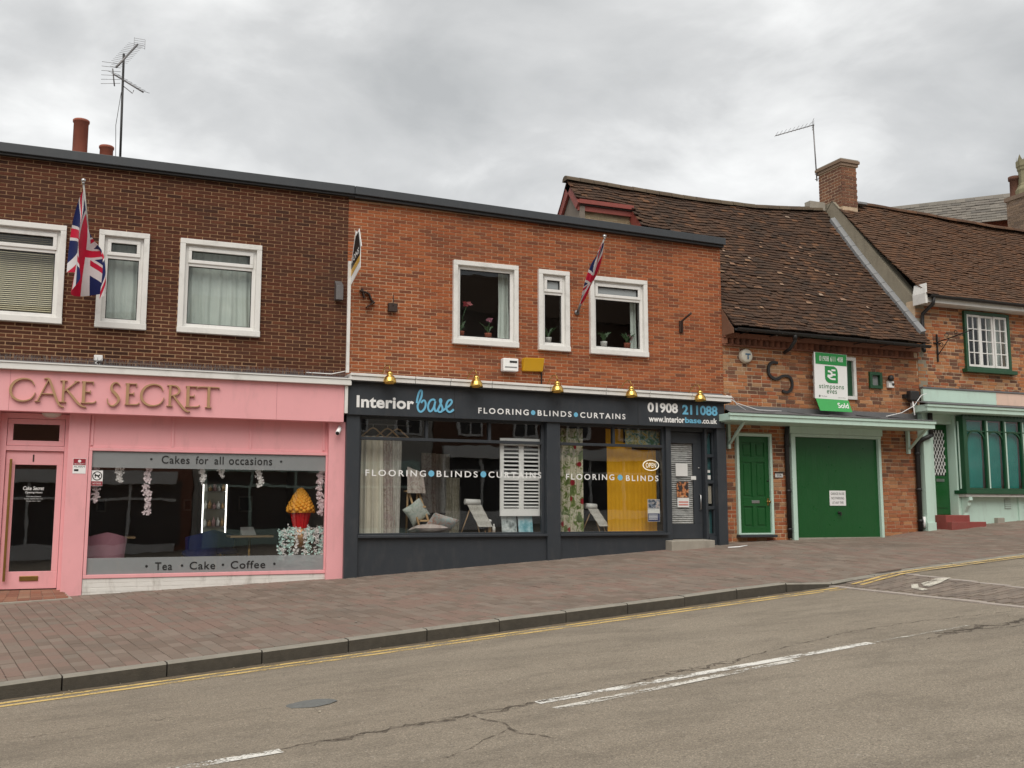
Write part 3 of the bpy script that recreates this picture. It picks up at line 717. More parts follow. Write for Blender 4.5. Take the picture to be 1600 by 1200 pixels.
# gold letters
GL = {
 'C': [([(.95,.72),(.86,.9),(.68,.99),(.45,.99),(.2,.87),(.05,.65),(.02,.42),(.1,.2),(.3,.04),(.55,0),(.8,.08),(.95,.25),(1,.4)], [.05,.06,.07,.09,.13,.15,.15,.14,.11,.08,.06,.05,.03])],
 'A': [([(.0,0),(.2,.5),(.40,1.0)], [.06]*3), ([(.22,1.03),(.34,1.06),(.44,.98),(.60,.55),(.75,.12),(.88,-.13),(1.05,-.22)], [.03,.07,.12,.14,.14,.1,.05]), ([(.18,.36),(.6,.36)], [.05,.05]), ([(-.1,.01),(.12,.01)], [.045,.045])],
 'K': [([(.13,0),(.13,1)], [.13,.13]), ([(.0,.02),(.26,.02)], [.04]*2), ([(.0,.98),(.26,.98)], [.04]*2), ([(.62,.98),(.4,.75),(.16,.5)], [.07,.06,.05]), ([(.24,.6),(.45,.32),(.68,.0),(.85,-.14),(1.0,-.18)], [.09,.13,.13,.09,.04]), ([(.52,.98),(.7,.98)], [.04]*2)],
 'E': [([(.16,0),(.16,1)], [.17,.17]), ([(.0,.98),(.6,.98),(.78,.99)], [.05]*3), ([(.78,1.0),(.76,.84)], [.05,.03]), ([(.2,.52),(.6,.52)], [.05]*2), ([(.6,.6),(.6,.44)], [.04]*2), ([(.0,.02),(.8,.03),(1,.12)], [.05,.06,.05])],
 'S': [([(.88,.86),(.7,.99),(.45,.98),(.28,.82),(.34,.64),(.62,.46),(.82,.26),(.7,.05),(.38,-.08),(.08,.06),(.02,.26)], [.04,.06,.09,.13,.16,.17,.15,.11,.08,.06,.04])],
 'R': [([(.13,0),(.13,1)], [.13,.13]), ([(.0,.02),(.26,.02)], [.04]*2), ([(.0,.98),(.2,.99),(.42,.94),(.52,.76),(.42,.58),(.18,.5)], [.05,.06,.09,.12,.09,.05]), ([(.28,.5),(.5,.2),(.72,-.08),(.86,-.2),(1.0,-.2)], [.09,.13,.13,.09,.05])],
 'T': [([(.5,0),(.5,.97)], [.16,.16]), ([(0,.93),(.06,.98),(.94,.98),(1,.93)], [.04,.06,.06,.04]), ([(.34,.02),(.66,.02)], [.04]*2)],
}
for ch, a, b in (('C',70,245),('A',262,440),('K',415,605),('E',565,670),('S',745,845),('E',870,970),('C',980,1140),('R',1160,1325),('E',1290,1390),('T',1380,1520)):
    x0 = atX(a/4.444, 610, 16.11); x1 = atX(b/4.444, 610, 16.11); m = MB(); hh = .325; k = 0
    for pts, ws in GL[ch]:
        m.stroke([(x0+(x1-x0)*p[0], 1.60+hh*p[1]) for p in pts], [w*hh*.78 for w in ws], 16.085+.0012*k, 16.13, 4 if len(pts) > 2 else 1); k += 1
    m.build('letter', GOLDLET, sgn)
# shop door
dr = MB(); dr.box(-1.20,-.43,16.52,16.565,-1.10,-.85).box(-1.20,-.43,16.52,16.565,.70,.90).box(-1.20,-1.075,16.52,16.565,-.85,.70).box(-.515,-.43,16.52,16.565,-.85,.70)
door = dr.build('door', PINK, A, bev=.004)
MB().box(-1.075,-.515,16.538,16.546,-.85,.70).build('pane', SHOPGLASS, door)
m = MB(); m.box(-1.145,-1.11,16.455,16.475,-.985,.78)
m.build('pull_handle', OLDBRASS, door, bev=.004); MB().tube([(-1.127,16.475,.55),(-1.127,16.52,.55)], .012).tube([(-1.127,16.475,-.75),(-1.127,16.52,-.75)], .012).build('handle_mount', OLDBRASS, door)
bx('letter_plate', OLDBRASS, door, -.93,-.68,16.505,16.52,-.985,-.915, bev=.004)
m = MB(); text(m, '1', -.845,-.825,.745,.85,16.517,.003); m.build('door_number', BROWNIRON, door)
m = MB(); text(m, 'Cake Secret', -.95,-.67,.33,.385,16.537,.002,.01,1,.2); text(m, 'Opening Hours', -.92,-.69,.275,.31,16.537,.002,.005,1,.2)
for k, t in enumerate(('Monday Closed','Tuesday - Saturday 10am - 4pm','Sunday 10am - 3pm')): text(m, t, -.93+.03*(k != 1),-.68-.03*(k != 1),.225-.033*k,.243-.033*k,16.537,.002)
m.build('lettering', WHITETXT, door)
f = MB(); f.box(-1.30,-1.205,16.48,16.58,-1.4,1.46).box(-.425,-.375,16.48,16.58,-1.4,1.46).box(-1.205,-.425,16.48,16.58,.905,.975).box(-1.205,-.425,16.48,16.58,1.38,1.46); f.build('door_frame', PINK, A, bev=.004)
ft = ring(MB(), -1.2,-.43,.98,1.375,16.50,16.56,.075).build('fanlight', PINK, A, bev=.004); MB().box(-1.125,-.505,16.535,16.543,1.055,1.3).build('pane', SHOPGLASS, ft)
m = MB(); m.lathe([(.135,0),(.13,-.03),(.1,-.055),(.05,-.07),(0,-.073)], (-.62,16.42,1.47), 20); tag(m.build('ceiling_light', paint('opal', (.7,.68,.62), .3, .05, 5, .1)), 'round opal ceiling light above the pink shop door', 'light')
# tiled threshold
m = MB(); m.hexa([(-1.45,15.98,base_z(-1.4)-.1),(-.2,15.98,base_z(-.2)-.1),(-.38,16.56,-1.3),(-1.3,16.56,-1.3),(-1.45,15.98,base_z(-1.4)+.008),(-.2,15.98,base_z(-.2)-.002),(-.38,16.56,-1.115),(-1.3,16.56,-1.115)])
th = m.build('threshold', CONC, A); rg = random.Random(3)
TT = brickmat('quarry_tile', [(.24,.10,.065),(.28,.15,.1),(.2,.085,.06),(.30,.19,.13)], .2, .3)
for r in range(5):
    for c in range(7):
        y = 16.02+r*.105; t = (y-15.98)/.58; xa = -1.42+.12*t; xb = -.24-.14*t; x = xa+(xb-xa)*c/7; x2 = xa+(xb-xa)*(c+1)/7-.006
        def zz(x, y):
            t = (y-15.98)/.58; lo = (base_z(-1.4)+.008)+(x+1.45)/1.25*(base_z(-.2)-.01-base_z(-1.4)); return lo*(1-t)-1.115*t+.006
        q = MB(); q.cr = rg.random(); q.hexa([(x,y,zz(x,y)-.02),(x2,y,zz(x2,y)-.02),(x2,y+.099,zz(x2,y+.099)-.02),(x,y+.099,zz(x,y+.099)-.02),(x,y,zz(x,y)),(x2,y,zz(x2,y)),(x2,y+.099,zz(x2,y+.099)),(x,y+.099,zz(x,y+.099))])
        q.build('tile', TT, th)
room(A, AX0+.25, 3.66, 16.62, 21.0, -1.12, 1.9, paint('cafe_wall', (.26,.22,.19), .9, .15, 1, 0), paint('cafe_floor', (.06,.045,.04), .4, .2, 3, 0))

# ---- building B: orange brick above the charcoal interiors shop
BX0, BX1 = 3.795, 11.255
B = thing('shop_building', 'flat-roofed orange brick building over the charcoal curtain and flooring shop', 'building', (7.5, 16.5, -.8))
Bwin = [(5.67,6.905,2.955,4.415),(7.305,7.925,2.945,4.40),(8.345,9.56,2.94,4.375)]
fr = Fr((BX0, WY, 2.0)); H = 3.30
holes = [(a-BX0+.01, b-BX0-.01, c-2.0+.01, d-2.0-.01) for a, b, c, d in Bwin]
m = MB(); wall_core(m, fr, BX1-BX0, H, holes, -.25, -.007); Bwall = m.build('wall', MORTAR_B, B)
brick_wall(Bwall, BRICK_B, fr, BX1-BX0, H, holes=holes, seed=12)
white_window(B, *Bwin[0]); OPAL = filmmat('obscured_glass', (.38,.41,.42), .8); white_window(B, *Bwin[1], transom=3.98, top=OPAL); white_window(B, *Bwin[2], transom=3.98, top=OPAL)
def slope_box(m, x0, x1, y0, y1, zl0, zl1, zr0, zr1): m.hexa([(x0,y0,zl0),(x1,y0,zr0),(x1,y1,zr0),(x0,y1,zl0),(x0,y0,zl1),(x1,y0,zr1),(x1,y1,zr1),(x0,y1,zl1)])
m = MB(); slope_box(m, 3.87, 11.30, 16.35, 16.47, 5.36, 5.50, 5.235, 5.372); m.build('roof_trim', FASCIA, B, bev=.008)
m = MB(); slope_box(m, 3.87, 11.28, 16.395, 16.485, 5.31, 5.356, 5.19, 5.23); m.build('roof_trim', BLACK, B)
m = MB(); slope_box(m, BX0, 11.28, 16.42, 18.3, 5.33, 5.36, 5.21, 5.24); m.build('roof', LEAD, B)
m = MB(); m.box(BX1-.22, BX1, 16.76, 18.3, -2, 5.2).box(BX0, BX1, 18.2, 18.3, 2.0, 5.2); m.build('rear_wall', BRICK_B, B)
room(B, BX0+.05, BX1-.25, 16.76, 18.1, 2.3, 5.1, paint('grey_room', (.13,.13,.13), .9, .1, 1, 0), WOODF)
m = MB(); m.box(BX0-.03, 11.02, 16.15, 16.30, 1.585, 2.13); Bs = m.build('sign_board', SLATEGREY, B, bev=.004)
for x in (5.60, 9.15): bx('board_joint', BLACK, Bs, x-.003, x+.003, 16.1475, 16.151, 1.59, 2.125)
bx('soffit', SLATEGREY, B, BX0-.02, 11.0, 16.30, 16.55, 1.60, 1.63)
rg = random.Random(8); x = 3.775
while x < 11.11:   # white capping in short lengths
    x2 = min(x+rg.choice((.9,1.1,.62,.75)), 11.12); s = lambda q: 2.255-.0082*(q-3.78)
    m = MB(); slope_box(m, x+.004, x2-.004, 16.04, 16.49, s(x)-.115, s(x)-.045, s(x2)-.115, s(x2)-.045); m.build('capping', WHITEW, B, bev=.005)
    m = MB(); slope_box(m, x+.006, x2-.005, 16.02, 16.49, s(x)-.042, s(x), s(x2)-.042, s(x2)); m.build('capping', WHITEW, B, bev=.005); x = x2
m = MB(); slope_box(m, 3.79, 11.1, 16.05, 16.47, 2.12, 2.25, 2.06, 2.185); m.build('capping_core', BLACK, B)
bx('lead_flashing', LEAD, B, 3.8, 11.1, 16.3, 16.497, 2.20, 2.262)
for (a, b, y) in ((3.765,3.985,16.20),(7.345,7.60,16.20),(10.875,11.075,16.20)): bx('pilaster', SLATEGREY, B, a, b, y, 16.5, base_z(a)-.2, 1.60, bev=.005)
for (a, b) in ((3.985,7.345),(7.60,9.80)):
    m = MB(); m.box(a, b, 16.25, 16.45, base_z(a)-.2, -.41); m.build('stall_riser', SLATEGREY, B); bx('sill', SLATEGREY, B, a, b, 16.18, 16.5, -.408, -.365, bev=.006)
def shopwin(x0, x1, mull, nm='shop_window'):
    f = ring(MB(), x0, x1, -.365, 1.60, 16.32, 16.40, .055, .03); f.box(x0+.055, x1-.055, 16.315, 16.40, 1.195, 1.245)
    for a in mull: f.box(a-.025, a+.025, 16.32, 16.40, 1.245, 1.545)
    w = f.build(nm, SLATEGREY, B, bev=.004)
    MB().box(x0+.055, x1-.055, 16.352, 16.362, -.335, 1.195).build('pane', SHOPGLASS, w)
    e = [x0+.055]+[q for a in mull for q in (a-.025, a+.025)]+[x1-.055]
    for i in range(0, len(e), 2): MB().box(e[i], e[i+1], 16.352, 16.362, 1.245, 1.545).build('pane', SHOPGLASS, w)
    return w
w1 = shopwin(3.985, 7.345, (5.17, 6.31)); w2 = shopwin(7.60, 9.80, (8.735,))
for t, a, b, z0, z1, w_ in (('FLOORING',4.13,5.17,.60,.705,w1),('BLINDS',5.36,6.10,.60,.705,w1),('CURTAINS',6.30,7.30,.60,.705,w1),('FLOORING',7.78,8.75,.585,.69,w2),('BLINDS',8.99,9.67,.575,.68,w2)): letters(t, a, b, z0, z1, 16.350, WHITETXT, w_, .002, .012, 1.35)
for x, z, w_ in ((5.265,.655,w1),(6.205,.655,w1),(8.87,.635,w2)): dot(x, z, .053, 16.350, BLUETXT, w_)
for t, a, b, z0, z1, mt, bo, gp in (('Interior',3.91,4.885,1.705,1.905,WHITETXT,.032,1.04),('FLOORING',6.03,6.97,1.685,1.785,WHITETXT,.02,1.35),('BLINDS',7.14,7.80,1.685,1.785,WHITETXT,.02,1.35),('CURTAINS',7.97,8.885,1.68,1.78,WHITETXT,.02,1.35),
    ('01908',9.35,9.995,1.83,2.015,WHITETXT,.035,1),('211088',10.09,10.865,1.815,2.0,BLUETXT,.035,1),('www.interior',9.37,10.135,1.655,1.765,WHITETXT,.03,1),('base',10.145,10.50,1.66,1.765,BLUETXT,.03,1),('.co.uk',10.51,10.85,1.66,1.765,WHITETXT,.03,1)): letters(t, a, b, z0, z1, 16.149, mt, Bs, .004, bo, gp)
def crop(pts): return [at(540+a/6.154, 595+b/6.154, 16.145) for a, b in pts]
SCR = [[(684,215),(690,170),(705,115),(722,92),(734,104),(730,150),(712,195),(694,232),(694,265),(708,292),(730,296),(756,272),(770,232),(764,196),(745,190),(726,212)],
       [(862,192),(845,180),(818,188),(797,222),(793,262),(806,292),(828,286),(850,248),(862,198),(853,250),(862,290),(884,282),(906,238)],
       [(906,238),(920,196),(913,176),(905,192),(916,225),(930,262),(925,292),(900,300),(884,284)],
       [(930,288),(968,262),(1004,232),(1020,204),(1010,184),(985,194),(968,228),(966,266),(984,296),(1010,298),(1038,276)]]
for k, s in enumerate(SCR): m = MB(); m.stroke(crop(s), .033, 16.146-.004*k, 16.149, 4, .0035); m.build('letter', BLUETXT, Bs)
for x, z in ((7.055,1.735),(7.885,1.73)): dot(x, z, .042, 16.147, BLUETXT, Bs)
# door and side light
bx('door_post', SLATEGREY, B, 9.80, 9.90, 16.26, 16.5, -.75, 1.60, bev=.004); bx('door_post', SLATEGREY, B, 10.665, 10.715, 16.30, 16.5, -.75, 1.60, bev=.004); bx('door_head', SLATEGREY, B, 9.90, 10.665, 16.34, 16.5, 1.515, 1.60)
d = MB(); d.box(9.905,10.66,16.42,16.47,1.30,1.51).box(9.905,10.66,16.42,16.47,-.485,-.21).box(9.905,9.985,16.42,16.47,-.21,1.30).box(10.485,10.66,16.42,16.47,-.21,1.30); door = d.build('door', SLATEGREY, B, bev=.004)
MB().box(9.985,10.485,16.44,16.448,-.21,1.30).build('pane', SHOPGLASS, door)
MB().tube([(10.60,16.42,.34),(10.60,16.375,.32),(10.60,16.375,.07),(10.60,16.42,.05)], .013).build('pull_handle', STEEL, door); m = MB(); m.lathe([(.016,0),(.016,.012),(0,.014)], (10.595,16.42,.84), 12, 'Y'); m.build('lock', STEEL, door)
def paper(name, parent, x0, x1, z0, z1, y, mat): return MB().box(x0, x1, y, y+.002, z0, z1).build(name, mat, parent)
paper('notice', door, 10.10, 10.36, .68, .92, 16.436, PAPER); paper('notice', door, 10.42, 10.53, .615, .685, 16.416, PAPER)
def posterm(name, cols, sc): 
    b = NB(name); b.base(b.ramp(b.noise(sc, 3, .6), cols)); return b.set(.5)
paper('poster', door, 10.115, 10.37, .28, .575, 16.436, posterm('poster_print', [(.3,(.02,.02,.03)),(.48,(.05,.04,.03)),(.55,(.5,.16,.05)),(.7,(.5,.4,.25))], 14))
q = paper('poster', door, 10.125, 10.38, .10, .275, 16.4365, PAPER); m = MB(); 
for k in range(2): m.box(10.15, 10.36, 16.4345, 16.436, .135+.05*k, .16+.05*k)
m.build('lettering', paint('salmon_print', (.6,.2,.17), .5, .2, 30, 0), q)
m = MB(); m.box(10.715, 10.875, 16.32, 16.38, 1.52, 1.60)
for z in (1.07, .575, .09, -.42): m.box(10.715, 10.875, 16.32, 16.38, z-.03, z+.03)
m.box(10.715, 10.875, 16.28, 16.5, -.9, -.45); m.box(10.85, 10.875, 16.33, 16.38, -.42, 1.55)
sl = m.build('side_light', SLATEGREY, B, bev=.003)
for a, b in ((1.10,1.52),(.605,1.04),(.12,.545),(-.39,.06)): MB().box(10.715,10.85,16.352,16.360,a,b).build('pane', SHOPGLASS, sl)
paper('notice', sl, 10.735, 10.83, .17, .50, 16.37, paint('card', (.42,.38,.31), .7, .1, 5, .1)); paper('notice', sl, 10.725, 10.81, .625, .70, 16.349, PAPER); paper('notice', sl, 10.725, 10.80, .75, .80, 16.349, PAPER)
m = MB(); m.hexa([(9.74,16.03,-.85),(10.66,16.03,-.85),(10.66,16.42,-.85),(9.74,16.42,-.85),(9.74,16.03,-.515),(10.66,16.03,-.505),(10.66,16.42,-.492),(9.74,16.42,-.495)]); m.build('doorstep', CONC, B, bev=.008)
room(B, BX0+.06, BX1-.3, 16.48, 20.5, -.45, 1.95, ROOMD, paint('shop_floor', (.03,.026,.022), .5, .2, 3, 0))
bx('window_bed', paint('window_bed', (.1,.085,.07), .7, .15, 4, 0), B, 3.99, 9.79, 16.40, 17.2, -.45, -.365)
# ---- building C: old cottage with garage
CX0, CX1 = 11.26, 16.20
C = thing('cottage', 'old red brick cottage with sagging tiled roof and green garage door', 'building', (13.7, 16.5, -.55))
Z0 = -1.0; fr = Fr((CX0, WY, Z0)); H = 3.50-Z0
def hz(q): return (q[0]-CX0, q[1]-CX0, q[2]-Z0, q[3]-Z0)
holes = [hz(q) for q in ((11.475,12.305,-.42,1.535),(12.745,15.0,-1.1,1.62),(13.42,14.50,2.31,3.19),(14.86,15.16,2.585,2.90))]
m = MB(); wall_core(m, fr, CX1-CX0, H, holes, -.25, -.008); Cwall = m.build('wall', MORTAR_C, C)
def biasC(c, r): return (.1+.08*r if c.z < .9 and c.x > 15 and .35 < r < .5 else (.62+.1*r if c.z < .9 and r > .75 else r))
brick_wall(Cwall, BRICK_C, fr, CX1-CX0, H-.2, pitch=.226, course=.0755, joint=.012, holes=holes, bond='mixed', seed=31, jit=.004, bias=biasC)
# dog-tooth cornice under the eaves
DT = brickmat('cornice_brick', [(.20,.085,.055),(.30,.12,.07),(.15,.07,.05),(.26,.11,.065)], .25, .4)
rg = random.Random(2); x = CX0+.05; m = MB()
q = MB(); q.box(CX0, CX1, 16.44, 16.5, 3.245, 3.275); q.build('cornice', DT, C)
q = MB(); q.box(CX0, CX1, 16.40, 16.5, 3.40, 3.50); crn = q.build('cornice', DT, C)
while x < CX1-.08:
    q = MB(); q.cr = rg.random(); a = .068; o_ = .10; z0_, z1_ = 3.277+rg.uniform(-.004,.004), 3.396
    q.add([(x-a,16.5,z0_),(x,16.5-o_,z0_),(x+a,16.5,z0_),(x-a,16.5,z1_),(x,16.5-o_,z1_),(x+a,16.5,z1_)], [(0,1,4,3),(1,2,5,4),(3,4,5),(0,2,1)])
    q.build('brick', DT, crn); x += .138
m = MB(); m.box(CX0, CX0+.2, 16.76, 21.8, -2, 3.6).box(CX1-.2, CX1, 16.76, 21.8, -2, 3.6).box(CX0, CX1, 21.6, 21.8, -2, 3.6); m.build('rear_wall', BRICK_C, C)
# roof with sagging ridge
RID = [(8.0,7.28),(9.3,7.26),(11.08,7.21),(12.42,7.185),(14.19,7.20),(15.3,7.29),(16.3,7.39)]
def ridgeC(x):
    for (a, b), (c, d) in zip(RID, RID[1:]):
        if x <= c: return b+(d-b)*(x-a)/(c-a)
    return RID[-1][1]
EVY, RGY = 16.08, 19.3
def surfC(x, s):
    z0 = 3.545-.008*(x-11.05); z1 = ridgeC(x)-.02; L = sqrt((RGY-EVY)**2+(z1-z0)**2); t = s/L
    return (x, EVY+(RGY-EVY)*t, z0+(z1-z0)*t-.07*sin(pi*min(1, max(0, t)))*(.6+.4*sin(x*1.3)) + .012*sin(x*5+t*9)-.07*max(0, .08-t)/.08*-.5)
SL = sqrt((RGY-EVY)**2+3.68**2)
def keepC(x, s):
    y = surfC(x, s)[1]
    if x < 10.62 and y < 18.83: return False
    if x < 9.26: return False
    return not (x < 11.28 and y < 18.36)
m = MB()
def sheet(x0, x1, s0, s1, n=10, k=12, off=.03):
    m.grid(lambda u, v: (lambda p: (p[0], p[1]+off*.75, p[2]-off))(surfC(x0+(x1-x0)*u, s0+(s1-s0)*v)), n, k)
sheet(9.27, 10.64, 4.2, SL); sheet(10.62, 11.262, 3.5, SL, 6); sheet(11.262, 16.2, .05, SL, 30)
m.grid(lambda u, v: (9.25+(16.2-9.25)*u, RGY+2.6*v, (ridgeC(9.25+6.95*u)-.04)*(1-v)+3.7*v), 10, 4)      # rear slope
roofC = m.build('roof', BLACK, C)
def biasT(p, r, rg):
    if rg.random() < .02: return .86
    return r*.8 if rg.random() < .6 else r
tiles(roofC, TILE, surfC, 11.262, 16.2, SL+.03, None, seed=5, bias=biasT, maxind=240); tiles(roofC, TILE, surfC, 9.24, 11.262, SL+.03, keepC, seed=6, bias=biasT, maxind=60)
m = MB(); m.prismx([(16.14,3.44),(16.5,3.44),(16.5,3.985),(16.14,3.54)], 11.258, 11.285); m.build('verge_board', paint('weathered_board', (.2,.105,.065), .9, .2, 9, .3), C)
# pale lichen-worn tiles scattered
PALE = brickmat('bleached_tile', [(.22,.13,.075),(.27,.18,.115),(.21,.105,.06),(.36,.28,.21)], .3, .1); rg = random.Random(14); pm = MB()
for k in range(42):
    if k < 28: cx, cs = rg.gauss(rg.choice((11.9,12.3,14.0,14.6,13.3)), .3), rg.gauss(rg.choice((1.6,2.3,3.1)), .25)
    else: cx, cs = rg.uniform(11.3, 16), rg.uniform(.3, 4.6)
    if not (11.3 < cx < 16.1 and keepC(cx, cs)): continue
    row = floor(cs/.102)*.102; p = Vector(surfC(cx, row)); up = (Vector(surfC(cx, row+.03))-p).normalized(); nn = Vector((1,0,0)).cross(up); pm.cr = rg.random()
    w, h = rg.uniform(.03,.08), rg.uniform(.03,.08); b = p+nn*.034+up*.005
    pm.add([b-Vector((w,0,0)), b+Vector((w,0,0)), b+Vector((w*.7,0,0))+up*h-nn*.004, b-Vector((w*.8,0,0))+up*h-nn*.004], [(0,1,2,3)])
pm.build('lichen_patches', PALE, roofC, kind='stuff')
LICH = brickmat('mossy_ridge', [(.085,.075,.05),(.11,.095,.066),(.07,.06,.042),(.12,.105,.075)], .3, .5)
x = 9.2; rg = random.Random(6)
while x < 16.05:
    x2 = min(x+.33, 16.1); q = MB(); q.cr = rg.random(); z = (ridgeC(x), ridgeC(x2)); n = 7; vs = []
    for xx, zz in ((x, z[0]), (x2-.01, z[1])):
        for k in range(n):
            a = pi*k/(n-1); vs.append((xx, RGY-.13*cos(a), zz-.075+.12*sin(a)+rg.uniform(-.004,.004)))
    q.add(vs, [(k, k+n, k+n+1, k+1) for k in range(n-1)]+[tuple(range(n)), tuple(range(2*n-1, n-1, -1))]); q.build('ridge_tile', LICH, roofC); x = x2
# left gable and raised eave, red timber
gz = lambda y: surfC(9.3, 0)[2] + 0
m = MB(); m.prismx([(18.85,5.0),(19.3+2.0,5.0),(19.3+2.0,4.9),(19.3,7.10),(18.85,6.55)], 9.34, 9.46); m.build('gable_wall', paint('grey_boards', (.2,.17,.14), .9, .2, 8, .3), C)
def bar3(m, a, b, w, t):      # board between two points in a plane x=const: w deep, t thick in x
    a, b = Vector(a), Vector(b); dd = (b-a).normalized(); n = Vector((0, -dd.z, dd.y))*w
    p = [a-n, a, b, b-n]; q = [Vector((t,0,0))+v for v in p]; m.hexa([p[0], p[3], q[3], q[0], p[1], p[2], q[2], q[1]])
m = MB(); bar3(m, (9.27,18.78,6.57), (9.27,19.3,7.19), .17, .06); bar3(m, (9.27,19.3,7.19), (9.27,21.0,5.35), .2, .06); m.build('barge_board', REDWOOD, C)
m = MB(); bar3(m, (10.60,17.5,5.05), (10.60,18.84,6.55), .22, .06); m.build('barge_board', REDWOOD, C)
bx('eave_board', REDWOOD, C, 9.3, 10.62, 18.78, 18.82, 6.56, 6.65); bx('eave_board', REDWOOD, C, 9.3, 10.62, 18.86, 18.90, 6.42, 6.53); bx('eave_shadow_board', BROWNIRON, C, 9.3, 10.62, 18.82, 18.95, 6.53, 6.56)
fy = Fr((9.40, 18.95, 5.1)); fy = Fr((9.40, 18.95, 5.1)); m = MB(); wall_core(m, fy, 1.28, 1.45, [], -.1, -.006); dw = m.build('back_wall', MORTAR_C, C); brick_wall(dw, BRICK_Y, fy, 1.28, 1.45, .225, .075, .01, seed=8, maxind=60)
# gutter, outlet
m = MB(); n = 8; vs = []
for xx, zz in ((11.28, 3.475), (16.12, 3.43)):
    for k in range(n+1):
        a = pi+pi*k/n; vs.append((xx, 16.06+.06*cos(a), zz+.055+.06*sin(a)))
    for k in range(n, -1, -1):
        a = pi+pi*k/n; vs.append((xx, 16.06+.052*cos(a), zz+.055+.052*sin(a)))
k2 = 2*(n+1); m.add(vs, [(i, (i+1) % k2, (i+1) % k2+k2, i+k2) for i in range(k2)]); gut = m.build('gutter', BLACK, C)
m = MB(); gx = atX(1230, 530, 16.3); m.tube([(gx,16.06,3.46),(gx,16.06,3.36),(gx-.02,16.2,3.22),(gx-.04,16.36,3.16)], .036, 10); m.tube([(gx,16.06,3.50),(gx,16.06,3.38)], .045, 10); m.build('outlet_pipe', BLACK, gut)
m = MB(); 
for k in range(7): m.box(11.6+.7*k, 11.62+.7*k, 16.0, 16.42, 3.475-.0065*k, 3.49-.0065*k)
m.build('gutter_bracket', BLACK, gut)
# canopy
m = MB(); m.hexa([(10.92,15.80,1.735),(15.86,15.80,1.725),(15.86,15.84,1.725),(10.92,15.84,1.735),(10.92,15.80,1.855),(15.86,15.80,1.855),(15.86,15.84,1.855),(10.92,15.84,1.855)])
cn = MB(); slope_box(cn, 10.90, 15.88, 15.79, 15.83, 1.715, 1.845, 1.70, 1.845); slope_box(cn, 10.885, 15.895, 15.765, 15.83, 1.80, 1.853, 1.795, 1.853); slope_box(cn, 10.90, 10.94, 15.83, 16.49, 1.715, 1.845, 1.715, 1.845); slope_box(cn, 15.84, 15.88, 15.83, 16.49, 1.70, 1.845, 1.70, 1.845)
can = cn.build('canopy', MINT, C, bev=.006)
m = MB(); m.hexa([(10.87,15.75,1.856),(15.91,15.75,1.856),(15.91,16.5,1.955),(11.27,16.5,1.985),(10.87,15.75,1.87),(15.91,15.75,1.87),(15.91,16.5,1.97),(11.27,16.5,2.0)]); m.build('canopy_roof', LEAD, can)
m = MB()
for x in (11.9, 12.75, 13.6, 14.45, 15.3): m.hexa([(x-.008,15.76,1.868),(x+.008,15.76,1.868),(x+.008,16.49,1.965),(x-.008,16.49,1.985),(x-.008,15.76,1.882),(x+.008,15.76,1.882),(x+.008,16.49,1.99),(x-.008,16.49,2.005)])
m.build('lead_roll', LEAD, can)
bx('canopy_soffit', MINT, can, 10.94, 15.84, 15.83, 16.49, 1.70, 1.715)
bx('upstand', LEAD, C, 11.27, 16.15, 16.475, 16.488, 1.95, 2.075)
for x in (11.28, 15.75):
    m = MB(); m.box(x, x+.06, 16.42, 16.49, 1.22, 1.70); p = MB
    m.prismx([(16.42,1.30),(16.46,1.30),(15.98,1.70),(15.90,1.70)], x+.005, x+.055); m.build('bracket', MINT, can, bev=.004)
# green door
f = ring(MB(), 11.475, 12.305, -.42, 1.535, 16.43, 16.56, .055, .03).build('door_frame', MINT, C, bev=.004)
d = MB(); d.box(11.53,12.25,16.50,16.53,-.39,1.48)
st, mid = .10, .09; xs = (11.53+st, 11.89-mid/2, 11.89+mid/2, 12.25-st); zs = ((1.08,1.38),(.28,1.0),(-.30,.10))
rows = [-.39,-.30,.10,.28,1.0,1.08,1.38,1.48]
dd = MB(); dd.box(11.53,11.53+st,16.482,16.50,-.39,1.48).box(12.25-st,12.25,16.482,16.50,-.39,1.48)
for a, b in ((-.39,-.27),(.12,.30),(.98,1.08),(1.36,1.48)): dd.box(11.53+st,12.25-st,16.482,16.50,a,b)
for a, b in ((-.27,.12),(.30,.98),(1.08,1.36)): dd.box(11.89-mid/2,11.89+mid/2,16.482,16.50,a,b)
dd.v and d.add(dd.v, dd.f); gd = d.build('door', GREEN, C, bev=.005)
for a, b in ((-.27,.12),(.30,.98),(1.08,1.36)):
    for x0, x1 in ((11.53+st, 11.89-mid/2), (11.89+mid/2, 12.25-st)): bx('panel', GREEN, gd, x0+.035, x1-.035, 16.488, 16.50, a+.035, b-.035, bev=.01)
bx('letter_plate', STEEL, gd, 11.82,12.0,16.472,16.482,.18,.235, bev=.004); m = MB(); m.lathe([(.028,0),(.028,.008),(.012,.012),(.012,.04),(.026,.05),(.026,.065),(0,.072)], (12.20,16.482,.21), 14, 'Y'); m.box(12.18,12.22,16.476,16.482,.14,.28); m.build('door_knob', OLDBRASS, gd)
m = MB(); m.lathe([(.018,0),(.018,.012),(0,.014)], (12.21,16.482,.62), 12, 'Y'); m.build('lock', BLACK, gd)
bx('doorstep', SLATEGREY, C, 11.46,12.32,16.36,16.55,-.47,-.425, bev=.008)
bx('number_plate', PAPER, C, 12.40,12.58,16.484,16.489,.69,.77); bx('number_plate_hood', BLACK, C, 12.39,12.59,16.47,16.49,.772,.795)
m = MB(); text(m, '50A', 12.43,12.55,.705,.755,16.483,.002); m.build('lettering', BLACKTXT, C)
